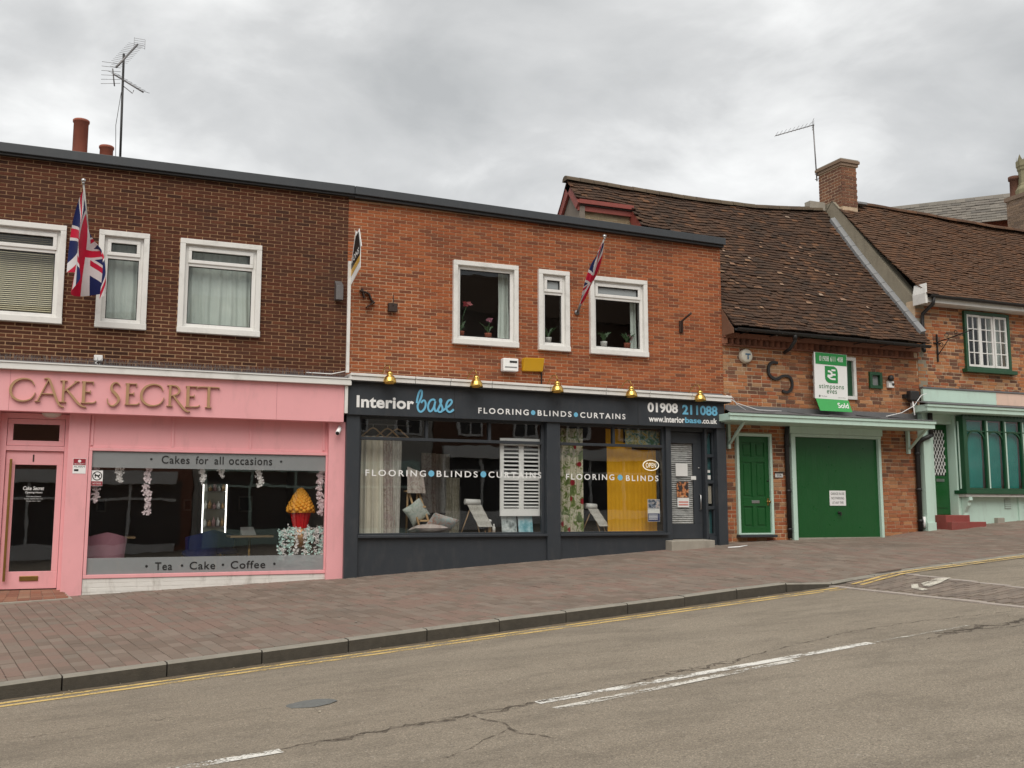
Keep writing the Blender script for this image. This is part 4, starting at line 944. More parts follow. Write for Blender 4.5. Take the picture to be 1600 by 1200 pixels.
# garage
gf = MB(); gf.box(12.745,12.845,16.40,16.6,-.7,1.50).box(14.935,15.0,16.40,16.6,-.7,1.50).box(12.74,15.01,16.395,16.6,1.50,1.56).box(12.70,15.03,16.37,16.6,1.562,1.70); gf.build('garage_frame', MINT, C, bev=.006)
gar = MB(); gar.box(12.845,14.935,16.47,16.53,-.515,1.50); gar = gar.build('garage_door', GREEN, C)
for k in range(15):
    x = 12.85+k*.139; m = MB(); m.box(x, x+.1385, 16.4655, 16.472, -.49, 1.495); m.build('board', GREEN, gar)
bx('bottom_rail', CONC, gar, 12.845,14.935,16.45,16.47,-.53,-.49)
m = MB(); text(m, 'GARAGE IN USE', 13.71,14.05,.355,.405,16.452,.002); text(m, 'NO PARKING', 13.72,14.04,.265,.315,16.452,.002); text(m, 'AT ANY TIME', 13.74,14.02,.175,.225,16.452,.002)
gs = MB().box(13.68,14.085,16.454,16.461,.14,.44).build('notice', WHITETXT, gar); m.build('lettering', GREYTXT, gs)
m = MB(); m.lathe([(.03,0),(.03,.02),(.015,.03),(.015,.06),(0,.065)], (13.90,16.462,.0), 12, 'Y'); m.box(13.885,13.915,16.39,16.41,-.06,.01); m.build('door_handle', BLACK, gar)
# openings above
f = ring(MB(), 13.42, 14.50, 2.31, 3.19, 16.46, 16.58, .07, .07); wC = f.build('window', WHITEW, C, bev=.004); bx('shutter_board', GREEND, wC, 13.49,14.43,16.52,16.54,2.38,3.12)
f = ring(MB(), 14.845,15.175,2.57,2.915,16.45,16.56,.065); wv = f.build('window', GREEND, C, bev=.004); MB().box(14.91,15.11,16.52,16.53,2.63,2.85).build('pane', FROST, wv); bx('blank', paint('grey_board', (.2,.17,.16), .8, .15, 5, .1), wv, 14.905,15.115,16.535,16.55,2.625,2.855)
# rainwater pipe by the garage, and the soil pipe by the next house
m = MB(); m.tube([(12.66,16.40,1.69),(12.66,16.44,1.5),(12.67,16.44,-.50)], .045, 12)
for z in (1.3,.4,-.35): m.tube([(12.67,16.44,z),(12.67,16.44,z+.05)], .055, 12)
m.build('drainpipe', BLACK, C)

# ---- building D: brick house with mint shop front
DX0, DX1 = 16.205, 27.0
D = thing('shop_house', 'red brick house with brown tiled roof above a mint green shop front', 'building', (18.5, 16.5, -.2))
fr = Fr((DX0, WY, 2.5)); H = 2.05; Dw = (17.54,18.88,3.13,4.42)
holes = [(Dw[0]-DX0, Dw[1]-DX0, Dw[2]-2.5, Dw[3]-2.5)]
m = MB(); wall_core(m, fr, DX1-DX0, H, holes, -.25, -.008); Dwall = m.build('wall', MORTAR_C, D)
brick_wall(Dwall, BRICK_C, fr, 8.0, H, .226, .0755, .012, holes, 'mixed', seed=41, jit=.004)
# soldier arch over the window
rg = random.Random(5)
for k in range(17):
    q = MB(); q.cr = rg.random(); x = 17.5+k*.083; q.box(x, x+.072, 16.488, 16.51, 4.425, 4.53); q.build('brick', BRICK_C, Dwall)
def casement():
    f = ring(MB(), 17.54,18.88,3.13,4.42,16.44,16.56,.07,.05); w = f.build('window', GREEND, D, bev=.004)
    bx('sill', GREEND, w, 17.46,18.95,16.36,16.52,3.045,3.128, bev=.006)
    a = 17.61; wd = (18.81-17.61)/3
    for k in range(3):
        x0, x1 = a+k*wd+.004, a+(k+1)*wd-.004; yy = 16.46 if k != 1 else 16.475
        fm = ring(MB(), x0, x1, 3.185, 4.345, yy, yy+.04, .048)
        fm.box((x0+x1)/2-.012,(x0+x1)/2+.012,yy+.005,yy+.03,3.233,4.297)
        for z in (3.5,3.765,4.03): fm.box(x0+.048,x1-.048,yy+.007,yy+.028,z-.011,z+.011)
        fm.build('casement', WHITE, w, bev=.003)
        zz = (3.233,3.489,3.511,3.754,3.776,4.019,4.041,4.297)
        for r in range(4):
            for (p, q) in ((x0+.048,(x0+x1)/2-.012),((x0+x1)/2+.012,x1-.048)): MB().box(p, q, yy+.016, yy+.02, zz[2*r], zz[2*r+1]).build('pane', GLASS, w)
casement()
room(D, 16.5, 20, 16.76, 19.5, 2.7, 4.5, ROOM, WOODF)
# gable wall in render, side towards the cottage
m = MB(); m.prismx([(16.5,2.5),(16.5,4.55),(18.95,7.46),(19.4,7.46),(21.9,4.3),(21.9,2.5)], 16.21, 16.45); m.build('gable_wall', RENDERC, D)
bx('vent_grille', BROWNIRON, D, 16.195, 16.21, 17.80, 18.0, 5.45, 5.68)
LF = paint('lead_flashing_grey', (.23,.235,.24), .6, .15, 5, .3)
for k in range(13):       # stepped lead along the cottage roof
    s0, s1 = .35+.35*k, .35+.35*(k+1)-.01
    if s1 > 4.6: break
    a = Vector(surfC(16.15, s0)); b = Vector(surfC(16.15, s1)); o = Vector((0,-.055,.05)); q = MB()
    q.hexa([a+Vector((-.05,0,.0)), a+Vector((.055,0,.0)), b+Vector((.055,0,0)), b+Vector((-.05,0,0)), a+o+Vector((-.05,0,0)), a+o*1.6+Vector((.055,0,0)), b+o*1.6+Vector((.055,0,0)), b+o+Vector((-.05,0,0))]); q.build('flashing', LF, D)
EVD, RGD = 16.12, 19.0
def surfD(x, s):
    z0 = 4.60; z1 = 7.50-.028*(x-16.8)+.03*sin((x-16)*.9); L = sqrt((RGD-EVD)**2+(z1-z0)**2); t = s/L
    return (x, EVD+(RGD-EVD)*t, z0+(z1-z0)*t-.05*sin(pi*min(1,max(0,t)))+.008*sin(x*4+t*7))
SD = sqrt((RGD-EVD)**2+2.9**2)
m = MB(); m.grid(lambda u, v: (lambda p: (p[0], p[1]+.02, p[2]-.03))(surfD(16.2+(27-16.2)*u, .05+(SD-.05)*v)), 30, 10)
m.grid(lambda u, v: (16.2+10.8*u, RGD+2.9*v, (surfD(16.2+10.8*u, SD)[2]-.03)*(1-v)+4.6*v), 10, 3); roofD = m.build('roof', BLACK, D)
def biasD(p, r, rg): return .95 if p.x < 17.6 and p.z > 6.4 and rg.random() < .25 else r
tiles(roofD, TILE_D, surfD, 16.18, 25, SD+.03, lambda x, s: not (x < 16.78 and s > SD-.38), seed=15, bias=biasD)
x = 16.8
while x < 25:
    q = MB(); n = 7; vs = []; q.cr = R.random()
    for xx in (x, x+.32):
        for k in range(n):
            a = pi*k/(n-1); vs.append((xx, RGD-.12*cos(a), surfD(xx, SD)[2]-.05+.10*sin(a)))
    q.add(vs, [(k, k+n, k+n+1, k+1) for k in range(n-1)]+[tuple(range(n)), tuple(range(2*n-1, n-1, -1))]); q.build('ridge_tile', TILE_D, roofD); x += .33
pm = MB(); rg = random.Random(77)
for k in range(30):
    cx, cs = (rg.gauss(17.2,.3), rg.gauss(2.6,.3)) if k < 14 else (rg.uniform(16.4,22), rg.uniform(.3,3.8))
    row = floor(cs/.102)*.102; p = Vector(surfD(cx, row)); up = (Vector(surfD(cx, row+.03))-p).normalized(); nn = Vector((1,0,0)).cross(up); pm.cr = rg.random()
    w, h = rg.uniform(.015,.045), rg.uniform(.02,.05); b = p+nn*.034+up*.005
    pm.add([b-Vector((w,0,0)), b+Vector((w,0,0)), b+Vector((w*.7,0,0))+up*h-nn*.008, b-Vector((w*.8,0,0))+up*h-nn*.008], [(0,1,2,3)])
pm.build('lichen_patches', PALE, roofD, kind='stuff')
bx('eave_board', WHITEW, D, 16.22, 27, 16.19, 16.22, 4.46, 4.58); bx('eave_soffit', WHITEW, D, 16.22, 27, 16.22, 16.5, 4.455, 4.475)
m = MB(); m.prism([(16.15,4.42),(16.205,4.42),(16.205,4.86),(16.15,4.64)], 16.14, 16.5); m.build('verge_box', WHITEW, D)
m = MB(); n = 8; vs = []
for xx in (16.25, 27):
    for k in range(n+1): a = pi+pi*k/n; vs.append((xx, 16.12+.06*cos(a), 4.60+.06*sin(a)))
    for k in range(n, -1, -1): a = pi+pi*k/n; vs.append((xx, 16.12+.052*cos(a), 4.60+.052*sin(a)))
k2 = 18; m.add(vs, [(i, (i+1) % k2, (i+1) % k2+k2, i+k2) for i in range(k2)]+[tuple(range(k2-1,-1,-1))]); gt = m.build('gutter', BLACK, D)
m = MB(); m.tube([(16.36,16.12,4.56),(16.36,16.14,4.42),(16.34,16.43,4.25),(16.33,16.44,4.1),(16.33,16.44,3.5),(16.30,16.4,3.42)], .04, 10); m.build('drainpipe', BLACK, gt)
# chimney of D
CHB = brickmat('sooty_red_brick', [(.16,.065,.04),(.21,.085,.05),(.11,.05,.036),(.25,.11,.06),(.08,.045,.035)], .3, .5)
ch = MB(); ch.box(16.285,16.735,18.71,19.52,7.0,8.30); chim = ch.build('chimney', MORTAR_C, D)
brick_wall(chim, CHB, Fr((16.28,18.70,7.3)), .46, 1.0, .2265, .0755, .012, seed=3, maxind=60, bond='stretcher', bias=lambda c, r: r*.5+.3)
brick_wall(chim, CHB, Fr((16.28,19.53,7.3), (0,-1,0), (0,0,1), (-1,0,0)), .83, 1.0, .2265, .0755, .012, seed=4, maxind=60, bond='stretcher', bias=lambda c, r: r*.5+.3)
m = MB(); m.cr = .9; m.box(16.25,16.77,18.67,19.56,8.30,8.37); m.cr = .4; m.box(16.22,16.80,18.64,19.59,8.372,8.44); m.build('chimney_cap', BRICK_G, chim); bx('chimney_flaunching', CONC, chim, 16.24,16.78,18.66,19.57,8.442,8.47)
bx('lead_apron', LF, chim, 16.75,17.05,18.72,19.1,7.42,7.47)
bx('party_stub', CONC, D, 15.72,16.18,19.2,19.4,7.3,7.5)
# shop front of D
bx('fascia_board', MINT, D, 16.21,18.30,16.40,16.47,2.35,2.625, bev=.004); bx('fascia_board', paint('peach_paint', (.72,.52,.42), .5, .06, 3, .2), D, 18.302,27,16.40,16.47,2.35,2.625, bev=.004)
bx('fascia_capping', LEAD, D, 16.2,27,16.38,16.497,2.627,2.66)
m = MB(); slope_box(m, 15.93, 27, 16.02, 16.06, 2.10, 2.20, 2.10, 2.20); slope_box(m, 15.91, 27, 15.99, 16.06, 2.19, 2.245, 2.19, 2.245); m.box(15.93,15.97,16.06,16.4,2.10,2.24); cD = m.build('canopy', MINT, D, bev=.005)
m = MB(); m.hexa([(15.89,15.97,2.248),(27,15.97,2.248),(27,16.40,2.33),(15.89,16.40,2.33),(15.89,15.97,2.262),(27,15.97,2.262),(27,16.40,2.345),(15.89,16.40,2.345)]); m.build('canopy_roof', LEAD, cD); bx('canopy_soffit', MINT, cD, 15.97,27,16.06,16.55,2.085,2.10)
bx('pilaster', MINT, D, 16.09,16.29,16.34,16.6,-.75,2.085, bev=.006); bx('plinth', MINT, D, 16.075,16.305,16.31,16.34,-.75,-.20, bev=.006); bx('reveal', MINT, D, 16.29,16.44,16.50,16.72,-.4,2.085)
m = MB(); m.box(16.44,16.52,16.50,16.72,-.2,2.085).box(17.05,17.14,16.42,16.72,-.3,2.085).box(17.14,17.26,16.36,16.72,-.4,2.085).box(16.52,17.05,16.50,16.72,1.89,2.085); m.build('door_frame', MINT, D, bev=.006)
d = MB(); d.box(16.525,17.045,16.64,16.68,-.045,.78).box(16.525,16.60,16.64,16.68,.78,1.885).box(16.97,17.045,16.64,16.68,.78,1.885).box(16.60,16.97,16.64,16.68,1.78,1.885); dD = d.build('door', GREEN, D, bev=.004)
for x0, x1 in ((16.60,16.97),): bx('panel', GREEN, dD, x0, x1, 16.628, 16.64, .10, .58, bev=.01)
bx('blank', ROOMD, dD, 16.60,16.97,16.672,16.678,.78,1.78)
m = MB()                # lattice grille
nl = 6
for k in range(-14, 8):
    for s in (1, -1):
        pts = []
        for q in range(33):
            z = .80+.96*q/32; x = 16.785+s*((k+.5)*.0617*1.3+.37*0 + (z-1.28)*.52*1.0)
            if 16.602 < x < 16.968: pts.append((x, z))
        if len(pts) > 2: m.stroke([pts[0], pts[-1]], .011, 16.632 if s > 0 else 16.636, 16.640, 1)
m.build('lattice', WHITETXT, dD); bx('letter_plate', STEEL, dD, 16.68,16.90,16.625,16.64,.66,.72)
m = MB(); m.box(16.46,17.12,16.2,16.70,-.6,-.05); m.build('step', REDSTEP, D, bev=.01); m = MB(); m.box(16.46,17.42,16.06,16.2,-.7,-.19); m.build('step', REDSTEP, D, bev=.01)
# bay window
BY = 16.24; bxs = [atX(p, 700, BY) for p in (1511,1541,1569.5,1597)]; pw = bxs[2]-bxs[1]; bxs += [bxs[3]+pw, bxs[3]+2*pw]; x0 = bxs[0]-.1; x1 = bxs[-1]+.1
zb, zt = .475, 2.06
f = MB(); f.box(x0, x1, BY-.02, BY+.06, 1.975, zt).box(x0, x0+.1, BY-.02, BY+.06, zb, 1.975)
for a in bxs[1:]: f.box(a-.025, a+.025, BY-.018, BY+.05, zb, 1.975)
f.box(x0+.1, x1, BY-.005, BY+.05, 1.72, 1.75); f.box(x0+.1, x1, BY-.02, BY+.06, zb, zb+.04); f.box(x0, x0+.06, BY+.06, 16.5, zb, zt)
bay = f.build('bay_window', GREEND, D, bev=.004)
m = MB()
for a in bxs[1:]: m.box(a+.026, a+.075, BY-.004, BY+.05, zb+.04, 1.97)
m.box(x0-.02, x0-.002, BY+.1, BY+.13, zb+.03, 1.95); m.build('glazing_bar', MINT, bay, bev=.003)
for a, b in zip(bxs, bxs[1:]):   # arched heads with spandrels
    q = MB(); n = 12; cx, r = (a+.03+b-.03)/2, (b-a)/2-.03; vs = []
    for k in range(n+1): an = pi*k/n; vs += [(cx-r*cos(an), BY+.0, 1.50+r*.95*sin(an)), (cx-r*cos(an), BY+.03, 1.50+r*.95*sin(an)), (cx-(r+.03)*cos(an), BY+.0, 1.50+(r*.95+.035)*sin(an)), (cx-(r+.03)*cos(an), BY+.03, 1.50+(r*.95+.035)*sin(an))]
    q.add(vs, [g for k in range(n) for g in ((4*k, 4*k+2, 4*k+6, 4*k+4), (4*k+1, 4*k, 4*k+4, 4*k+5), (4*k+2, 4*k+3, 4*k+7, 4*k+6))]); q.build('arch', GREEND, bay)
    MB().box(a+.02, b-.02, BY+.02, BY+.026, zb+.04, 1.72).build('pane', GLASS, bay); MB().box(a+.02, b-.02, BY+.02, BY+.026, 1.75, 1.975).build('pane', GLASS, bay)
m = MB(); k = x0
while k < x1: m.box(k, k+.05, BY-.03, BY+.02, 2.04, 2.075); k += .1
m.build('dentils', GREEND, bay)
bx('sill', GREEND, bay, x0-.06, x1, BY-.08, 16.5, .395, .473, bev=.006); bx('sill_trim', WHITEW, bay, x0-.02, x1, BY-.03, 16.5, .335, .393, bev=.006)
tl = fabric('teal_blind', [(.3,(.0,.145,.12)),(.7,(.003,.19,.155))], 3)
for a, b in zip(bxs, bxs[1:]):
    m = MB(); cloth_sheet(m, a+.03, b-.03, zb+.05, 1.95, BY+.10, 1.2, .006, 3); o = m.build('window_blind', tl); tag(o, 'teal green blind in the %s arched light from the lattice door' % ('first','second','third','fourth','fifth')[bxs.index(a)], 'blind', 'teal blinds in the bay window')
m = MB(); m.box(17.26, x1, 16.40, 16.6, -.6, .335); m.build('stall_riser', MINT, D); bx('end_panel', MINT, D, atX(1592,800,16.38), atX(1592,800,16.38)+.1, 16.37, 16.40, -.4, .33)
m = MB(); bxx = atX(1509, 790, 16.36)
m.prismx([(16.40,-.15),(16.40,.33),(16.20,.33),(16.19,.26),(16.24,.22),(16.25,.15),(16.30,.08),(16.345,.0),(16.36,-.25)], bxx-.06, bxx+.03); m.build('corbel', MINT, D, bev=.006); bx('plinth', MINT, D, bxx-.07, bxx+.05, 16.33, 16.40, -.6, -.05, bev=.006)
ax = atX(1574, 787, 16.4); vg = bx('air_vent', paint('vent_grey', (.36,.42,.38), .7, .1, 5, .3), D, ax-.09, ax+.09, 16.388, 16.40, .08, .30)
for k in range(5): bx('louvre', MINT, vg, ax-.08, ax+.08, 16.38, 16.39, .10+.04*k, .12+.04*k)
bx('air_vent', CONC, D, atX(1562,815,16.35)-.1, atX(1562,815,16.35)+.1, 16.30, 16.42, -.25, -.11, bev=.01)
# soil pipe between the houses
m = MB(); px = 16.0; m.tube([(16.25,16.28,1.62),(16.17,16.28,1.58),(px+.03,16.38,1.50),(px,16.43,1.38),(px-.02,16.43,-.38)], .05, 12); m.tube([(16.25,16.28,2.08),(16.25,16.28,1.60)], .05, 12)
for z in (1.2,.45,-.2): m.tube([(px-.01,16.43,z),(px-.01,16.43,z+.06)], .062, 12)
m.build('drainpipe', BLACK, D)
m = MB(); m.box(DX1-.2, DX1, 16.76, 21.8, -1, 4.6).box(DX0+.05, DX1, 21.6, 21.8, -1, 4.6); m.build('rear_wall', BRICK_C, D)

# ---- building E: slate roof behind
E = thing('slate_roofed_house', 'house behind with grey slate roof showing over the brown tiles', 'building', (27.5, 26.5, 0))
ra, rb = Vector((22.9, 31.2, 11.0)), Vector((33, 20.53, 11.0)); ud = (rb-ra).normalized(); sd = Vector((-.726,-.687,-.62)).normalized()
def slate_face(sgn, mbb):
    dn = Vector((-.726*sgn, -.687*sgn, -.84)); 
    mbb.add([ra, rb, rb+dn*1.62, ra+dn*1.62], [(0,1,2,3)])
m = MB(); slate_face(1, m); slate_face(-1, m); roofE = m.build('roof', SLATE, E)
def surfE(x, s):
    dn = Vector((-.726,-.687,-.84)); L = dn.length*1.66; return ra+ud*x+dn*(1.66*(1-s/L))
tiles(roofE, SLATE, lambda x, s: surfE(x, s)+Vector((-.004,-.004,.012)), 0, (rb-ra).length, 2.16, None, .3, .2, 120, 25, name='slate')
wE = MB(); p = [ra+Vector((-.9,-.85,0)), rb+Vector((-.9,-.85,0)), rb+Vector((.9,.85,0)), ra+Vector((.9,.85,0))]
wE.hexa([(q.x,q.y,-1) for q in p]+[(q.x,q.y,9.75) for q in p]); wE.build('wall', brickmat('red_gable', [(.25,.08,.05),(.3,.1,.06)], .2, .3), E)
YS = 21.4; cx = atX(1573, 320, YS+.8); zc = atZ(1592, 296, YS)
m = MB(); m.box(cx, cx+1.2, YS, YS+.8, 4.6, zc-.13); cE = m.build('chimney', MORTAR_C, D)
brick_wall(cE, BRICK_G, Fr((cx, YS-.013, zc-2.1)), 1.2, 1.96, .226, .0755, .011, seed=6, maxind=60); brick_wall(cE, BRICK_G, Fr((cx-.01, YS+.8, zc-2.1), (0,-1,0), (0,0,1), (-1,0,0)), .8, 1.96, .226, .0755, .011, seed=7, maxind=40)
m = MB(); m.box(cx-.05, cx+1.25, YS-.05, YS+.85, zc-.13, zc); m.build('chimney_cap', BRICK_G, cE)
POT = paint('pot_buff', (.27,.245,.15), .9, .25, 8, .6, (.09,.085,.05)); zt = zc
for k in range(2):
    c = (cx+.42+.62*k, YS+.36, zt); m = MB(); m.lathe([(r_*1.2, h_*1.25) for r_, h_ in ((.31,0),(.31,.14),(.235,.25),(.235,.28),(.205,.31),(.20,.62),(.225,.66),(.225,.71),(.245,.75),(.245,.89),(.185,.89),(.185,.3))], c, 8)
    for j in range(8):
        a = 2*pi*j/8; mx, my = c[0]+.265*cos(a), c[1]+.265*sin(a); t = Vector((-sin(a), cos(a)))*.09
        m.add([(mx-t.x,my-t.y,zt+1.11),(mx+t.x,my+t.y,zt+1.11),(mx,my,zt+1.3),(mx*.97+c[0]*.03,my*.97+c[1]*.03,zt+1.11)], [(0,1,2),(1,3,2),(3,0,2)])
    m.s = [False]*len(m.s); m.build('chimney_pot', POT, cE)
m = MB(); c = (cx+.25, YS+.68, zt); m.lathe([(.17,0),(.15,.1),(.14,.55),(.18,.57),(.18,.68),(.12,.68)], c, 16); m.build('chimney_pot', CHB, cE)

# ---- the other side of the street, seen in the window glass
OP = [(-16,-6,6.3,'brown brick house'),(-6,3.5,5.6,'red brick shop'),(3.5,13,6.6,'pale rendered house'),(13,26,8.6,'brown brick shop'),(26,38,8.2,'red brick shop')]
OM = [brickmat('opp_brown', [(.1,.05,.035),(.14,.07,.05)], .2, .3), brickmat('opp_red', [(.22,.08,.05),(.27,.1,.06)], .2, .3), paint('opp_render', (.42,.4,.36), .8, .1, 2, .3), brickmat('opp_brown_b', [(.12,.06,.04),(.16,.08,.05)], .2, .3), brickmat('opp_red_b', [(.2,.075,.05),(.24,.09,.06)], .2, .3)]
for k, (a, b, h, nm) in enumerate(OP):
    Y = -7.5; g = road_z((a+b)/2)
    O = thing('opposite_building', ['tall brown brick house across the street behind the viewer','low red brick shop across the street behind the viewer','pale rendered house across the street behind the viewer','long tall brown brick shop across the street behind the viewer','tall red brick shop across the street beside the long brown one'][k], 'building', ((a+b)/2, Y, g))
    MB().box(a+.02, b-.02, Y-8, Y, g-.8, h).build('wall', OM[k], O)
    m = MB(); m.prismx([(Y+.3,h+.01),(Y-4,h+2.7),(Y-8.3,h+.01)], a, b); m.build('roof', TILE_D, O)
    n = int((b-a)/2.3)
    for i in range(n):
        x = a+1.1+(b-a-1.6)*i/max(1,n-.5)
        for z0, z1 in ((3.2,4.7),)+(((5.8,7.3),) if h > 8 else ()):
            f = MB(); y0, y1 = Y, Y+.07
            for q in ((x,x+1.1,z1-.09,z1),(x,x+1.1,z0,z0+.09),(x,x+.09,z0,z1),(x+1.01,x+1.1,z0,z1),(x+.5,x+.58,z0,z1),(x,x+1.1,(z0+z1)/2-.04,(z0+z1)/2+.04)): f.box(q[0],q[1],y0+.001,y1+R.uniform(0,.004),q[2],q[3])
            w = f.build('window', WHITE, O); bx('pane', ROOMD, w, x+.05, x+1.05, Y-.0, Y+.02, z0+.05, z1-.05)
    f = MB(); x = a+.4
    while x < b-1.8:
        f.box(x, x+.1, Y+.01, Y+.16, g-.3, g+2.9); f.box(x, x+1.7, Y+.02, Y+.15, g+2.1, g+2.2); f.box(x, x+1.7, Y+.02, Y+.3, g+2.7, g+3.2); f.box(x, x+1.7, Y+.02, Y+.14, g-.3, g+.5); x += 1.7
    f.build('shop_front', WHITEW if k % 2 else MINT, O); bx('shop_glass', ROOMD, O, a+.4, b-.4, Y+.0, Y+.03, g+.4, g+2.8)
# ================================================================ things
# flags
def flagmat():
    b = NB('union_flag'); uv = b.n('ShaderNodeUVMap').outputs[0]; sp = b.n('ShaderNodeSeparateXYZ'); b.L.new(uv, sp.inputs[0])
    M = b.math; x = M('MULTIPLY', M('SUBTRACT', sp.outputs[0], .5), 1.8); y = M('SUBTRACT', sp.outputs[1], .5)
    ax, ay = M('ABSOLUTE', x), M('ABSOLUTE', y); k = sqrt(1+.81)
    d1 = M('DIVIDE', M('SUBTRACT', M('MULTIPLY', x, 1.0), M('MULTIPLY', y, 1.8)), 2.06); d2 = M('DIVIDE', M('ADD', x, M('MULTIPLY', y, 1.8)), 2.06)
    lt = lambda a, v: M('LESS_THAN', a, v)
    white = M('MAXIMUM', lt(M('ABSOLUTE', d1), .105), lt(M('ABSOLUTE', d2), .105))
    sx = M('SIGN', x); r1 = M('MULTIPLY', d1, sx); r2 = M('MULTIPLY', d2, sx)
    red = M('MAXIMUM', M('MULTIPLY', lt(r1, 0.0), M('GREATER_THAN', r1, -.068)), M('MULTIPLY', lt(r2, .068), M('GREATER_THAN', r2, 0.0)))
    wc = lt(M('MINIMUM', ax, ay), .165); rc = lt(M('MINIMUM', ax, ay), .1)
    c = b.mix(white, (.012,.02,.105), (.72,.70,.71)); c = b.mix(red, c, (.55,.012,.05)); c = b.mix(wc, c, (.72,.70,.71)); c = b.mix(rc, c, (.60,.012,.05))
    c = b.mix(.1, c, b.ramp(b.noise(30, 3), [(.3,.5),(.7,1)]), 'MULTIPLY')
    b.base(c); b.p.inputs['Sheen Weight'].default_value = .1; b.bump(b.noise(500, 2), .0004); b.set(.75, 0, .2)
    tl = b.n('ShaderNodeBsdfTranslucent'); b.L.new(c, tl.inputs[0]); ms = b.n('ShaderNodeMixShader'); ms.inputs[0].default_value = .22
    b.L.new(b.p.outputs[0], ms.inputs[1]); b.L.new(tl.outputs[0], ms.inputs[2]); b.L.new(ms.outputs[0], b.out.inputs[0]); return b.mat
FLAG = flagmat(); POLE = paint('pole_grey', (.5,.5,.48), .4, .1, 9, .2)
def flag(base, tip, label):
    f = thing('flag', label, 'flag', base, 'flags on wall poles'); b, t = Vector(base), Vector(tip)
    MB().tube([b, t], .013, 10).build('pole', POLE, f)
    m = MB(); m.lathe([(0,-.035),(.022,-.028),(.035,0),(.028,.022),(0,.035)], t+Vector((0,0,.03)), 14); m.tube([t-Vector((0,0,.02)), t+Vector((0,0,.01))], .02, 10); m.build('finial', STEEL, f)
    m = MB(); m.lathe([(.05,0),(.05,.015),(.0,.016)], (b.x, b.y+.03, b.z), 14, 'Y'); m.tube([b, b+(t-b)*.12], .022, 10); m.build('bracket', ALU, f); return f, b, t
ba = (-.16, 16.46, 3.55)
f, b, t = flag(ba, (-.345, 15.55, 4.77), 'union flag hanging open from a pole on the dark brown brick wall')
def flagA(u, v):      # v along the hoist (0 at the pole tip), u along the fly, hanging down in overlapping folds
    h = t+(b-t)*(.07+.60*v); k = u**.6; bulge = sin(pi*u)
    xb = -.53+.50*v+.13*sin(v*2*pi*1.45+.3)*(.6+.4*u); zb = 3.40-.34*v+.08*sin(v*8+1)
    x = h.x*(1-k)+xb*k-.05*bulge*(1-v)+.05*bulge*v+.02*sin(v*13+u*4)*u
    y = h.y*(1-.7*k)+15.72*.7*k+.17*sin(v*2*pi*1.45+1.6+u*.8)*min(1, u*2.2)-.05*sin(u*7+v*3)*u
    return (x, y, h.z+(zb-h.z)*u+.22*v*bulge)
m = MB(); m.grid(flagA, 60, 44, uv=True); m.build('cloth', FLAG, f)
f, b, t = flag((8.09, 16.46, 3.66), (8.12, 15.42, 4.80), 'union flag wound tightly round its pole between two white windows')
ax = (b-t); e1 = ax.normalized().orthogonal().normalized(); e2 = ax.normalized().cross(e1)
def flagB(u, v):
    s = .05+.86*u; r = .016+.085*sin(pi*min(1, u*1.02))**.9*(.75+.25*sin(9*u+v*12)); a = v*2*pi*1.15+u*2.5
    r2 = r*(.75+.3*sin(a*3+u*6)); p = t+ax*s+e1*cos(a)*r2+e2*sin(a)*r2
    return (p.x, p.y, p.z-.05*sin(pi*u))
m = MB(); m.grid(flagB, 60, 40, uv=True); m.build('cloth', FLAG, f)

# flues and aerials
for (x, y, r, z1, lb) in ((-.47,17.5,.115,6.42,'tall terracotta flue pipe standing on the flat roof'),(-.065,17.5,.105,6.03,'short terracotta flue pot beside the aerial mast')):
    q = thing('flue_pipe', lb, 'flue', (x, y, 5.4)); m = MB(); m.lathe([(r,5.40),(r,z1-.05),(r*1.12,z1-.045),(r*1.14,z1-.01),(r*1.05,z1),(r*.85,z1),(r*.85,5.6)], (x, y, 0), 20); m.build('pipe', TERRA, q); m = MB(); m.lathe([(r*1.5,5.40),(r*1.45,5.44),(r*1.02,5.5)], (x, y, 0), 20); m.build('collar', LEAD, q)
def rod(m, a, b, r=.004, n=5): m.tube([a, b], r, n)
q = thing('tv_aerial', 'tall mast with two yagi aerials above the flat roof', 'aerial', (.16, 18, 5.4))
m = MB(); m.tube([(.165,18,5.40),(.13,18,7.9)], .02, 8); m.build('mast', BLACK, q)
m = MB(); m.tube([(.09,17.98,5.9),(.06,18,6.6),(.12,18,7.2)], .005, 5); m.build('cable', BLACK, q)
m = MB(); P = lambda px, py, Y=18: Vector((at(px, py, Y)[0], Y, at(px, py, Y)[1]))
a, b = P(181,116), P(216,60); a.y = 17.7; b.y = 18.25; m.tube([a, b], .018, 6); dirn = (b-a).normalized(); sdv = Vector((.92,-.35,-.18)).normalized()
for k in range(15):
    c = a+(b-a)*(k/14); L = .10+.05*(k > 2); rod(m, c-sdv*L*1.1, c+sdv*L*.75, .003)
for k in range(5): rod(m, b+Vector((-.06,0,.11-.04*k)), b+Vector((.12,-.06,.08-.04*k)), .003)
for s in (0, 1): rod(m, b+Vector((-.06+.18*s,-.06*s,.12-.04*s)), b+Vector((-.06+.18*s,-.06*s,-.06-.04*s)), .003)
m.build('yagi', ALU, q)
m = MB(); a, b = P(177,112), P(223,151); a.y = 18.1; b.y = 17.8; m.tube([a, b], .014, 6)
for k in range(8): c = a+(b-a)*(k/7); rod(m, c-Vector((.10,.1,.0)), c+Vector((.10,-.05,-.02)))
for k in range(6): c = a+Vector((-.02,0,.18-.07*k)); rod(m, c-Vector((.17,.03,.01*k)), c+Vector((.14,0,.02)))
rod(m, P(176,108)+Vector((0,.1,.05)), P(179,131)+Vector((0,.1,0)), .012, 6); m.tube([P(192,134), P(207,146), P(209,141)], .008, 5); m.build('yagi', ALU, q)
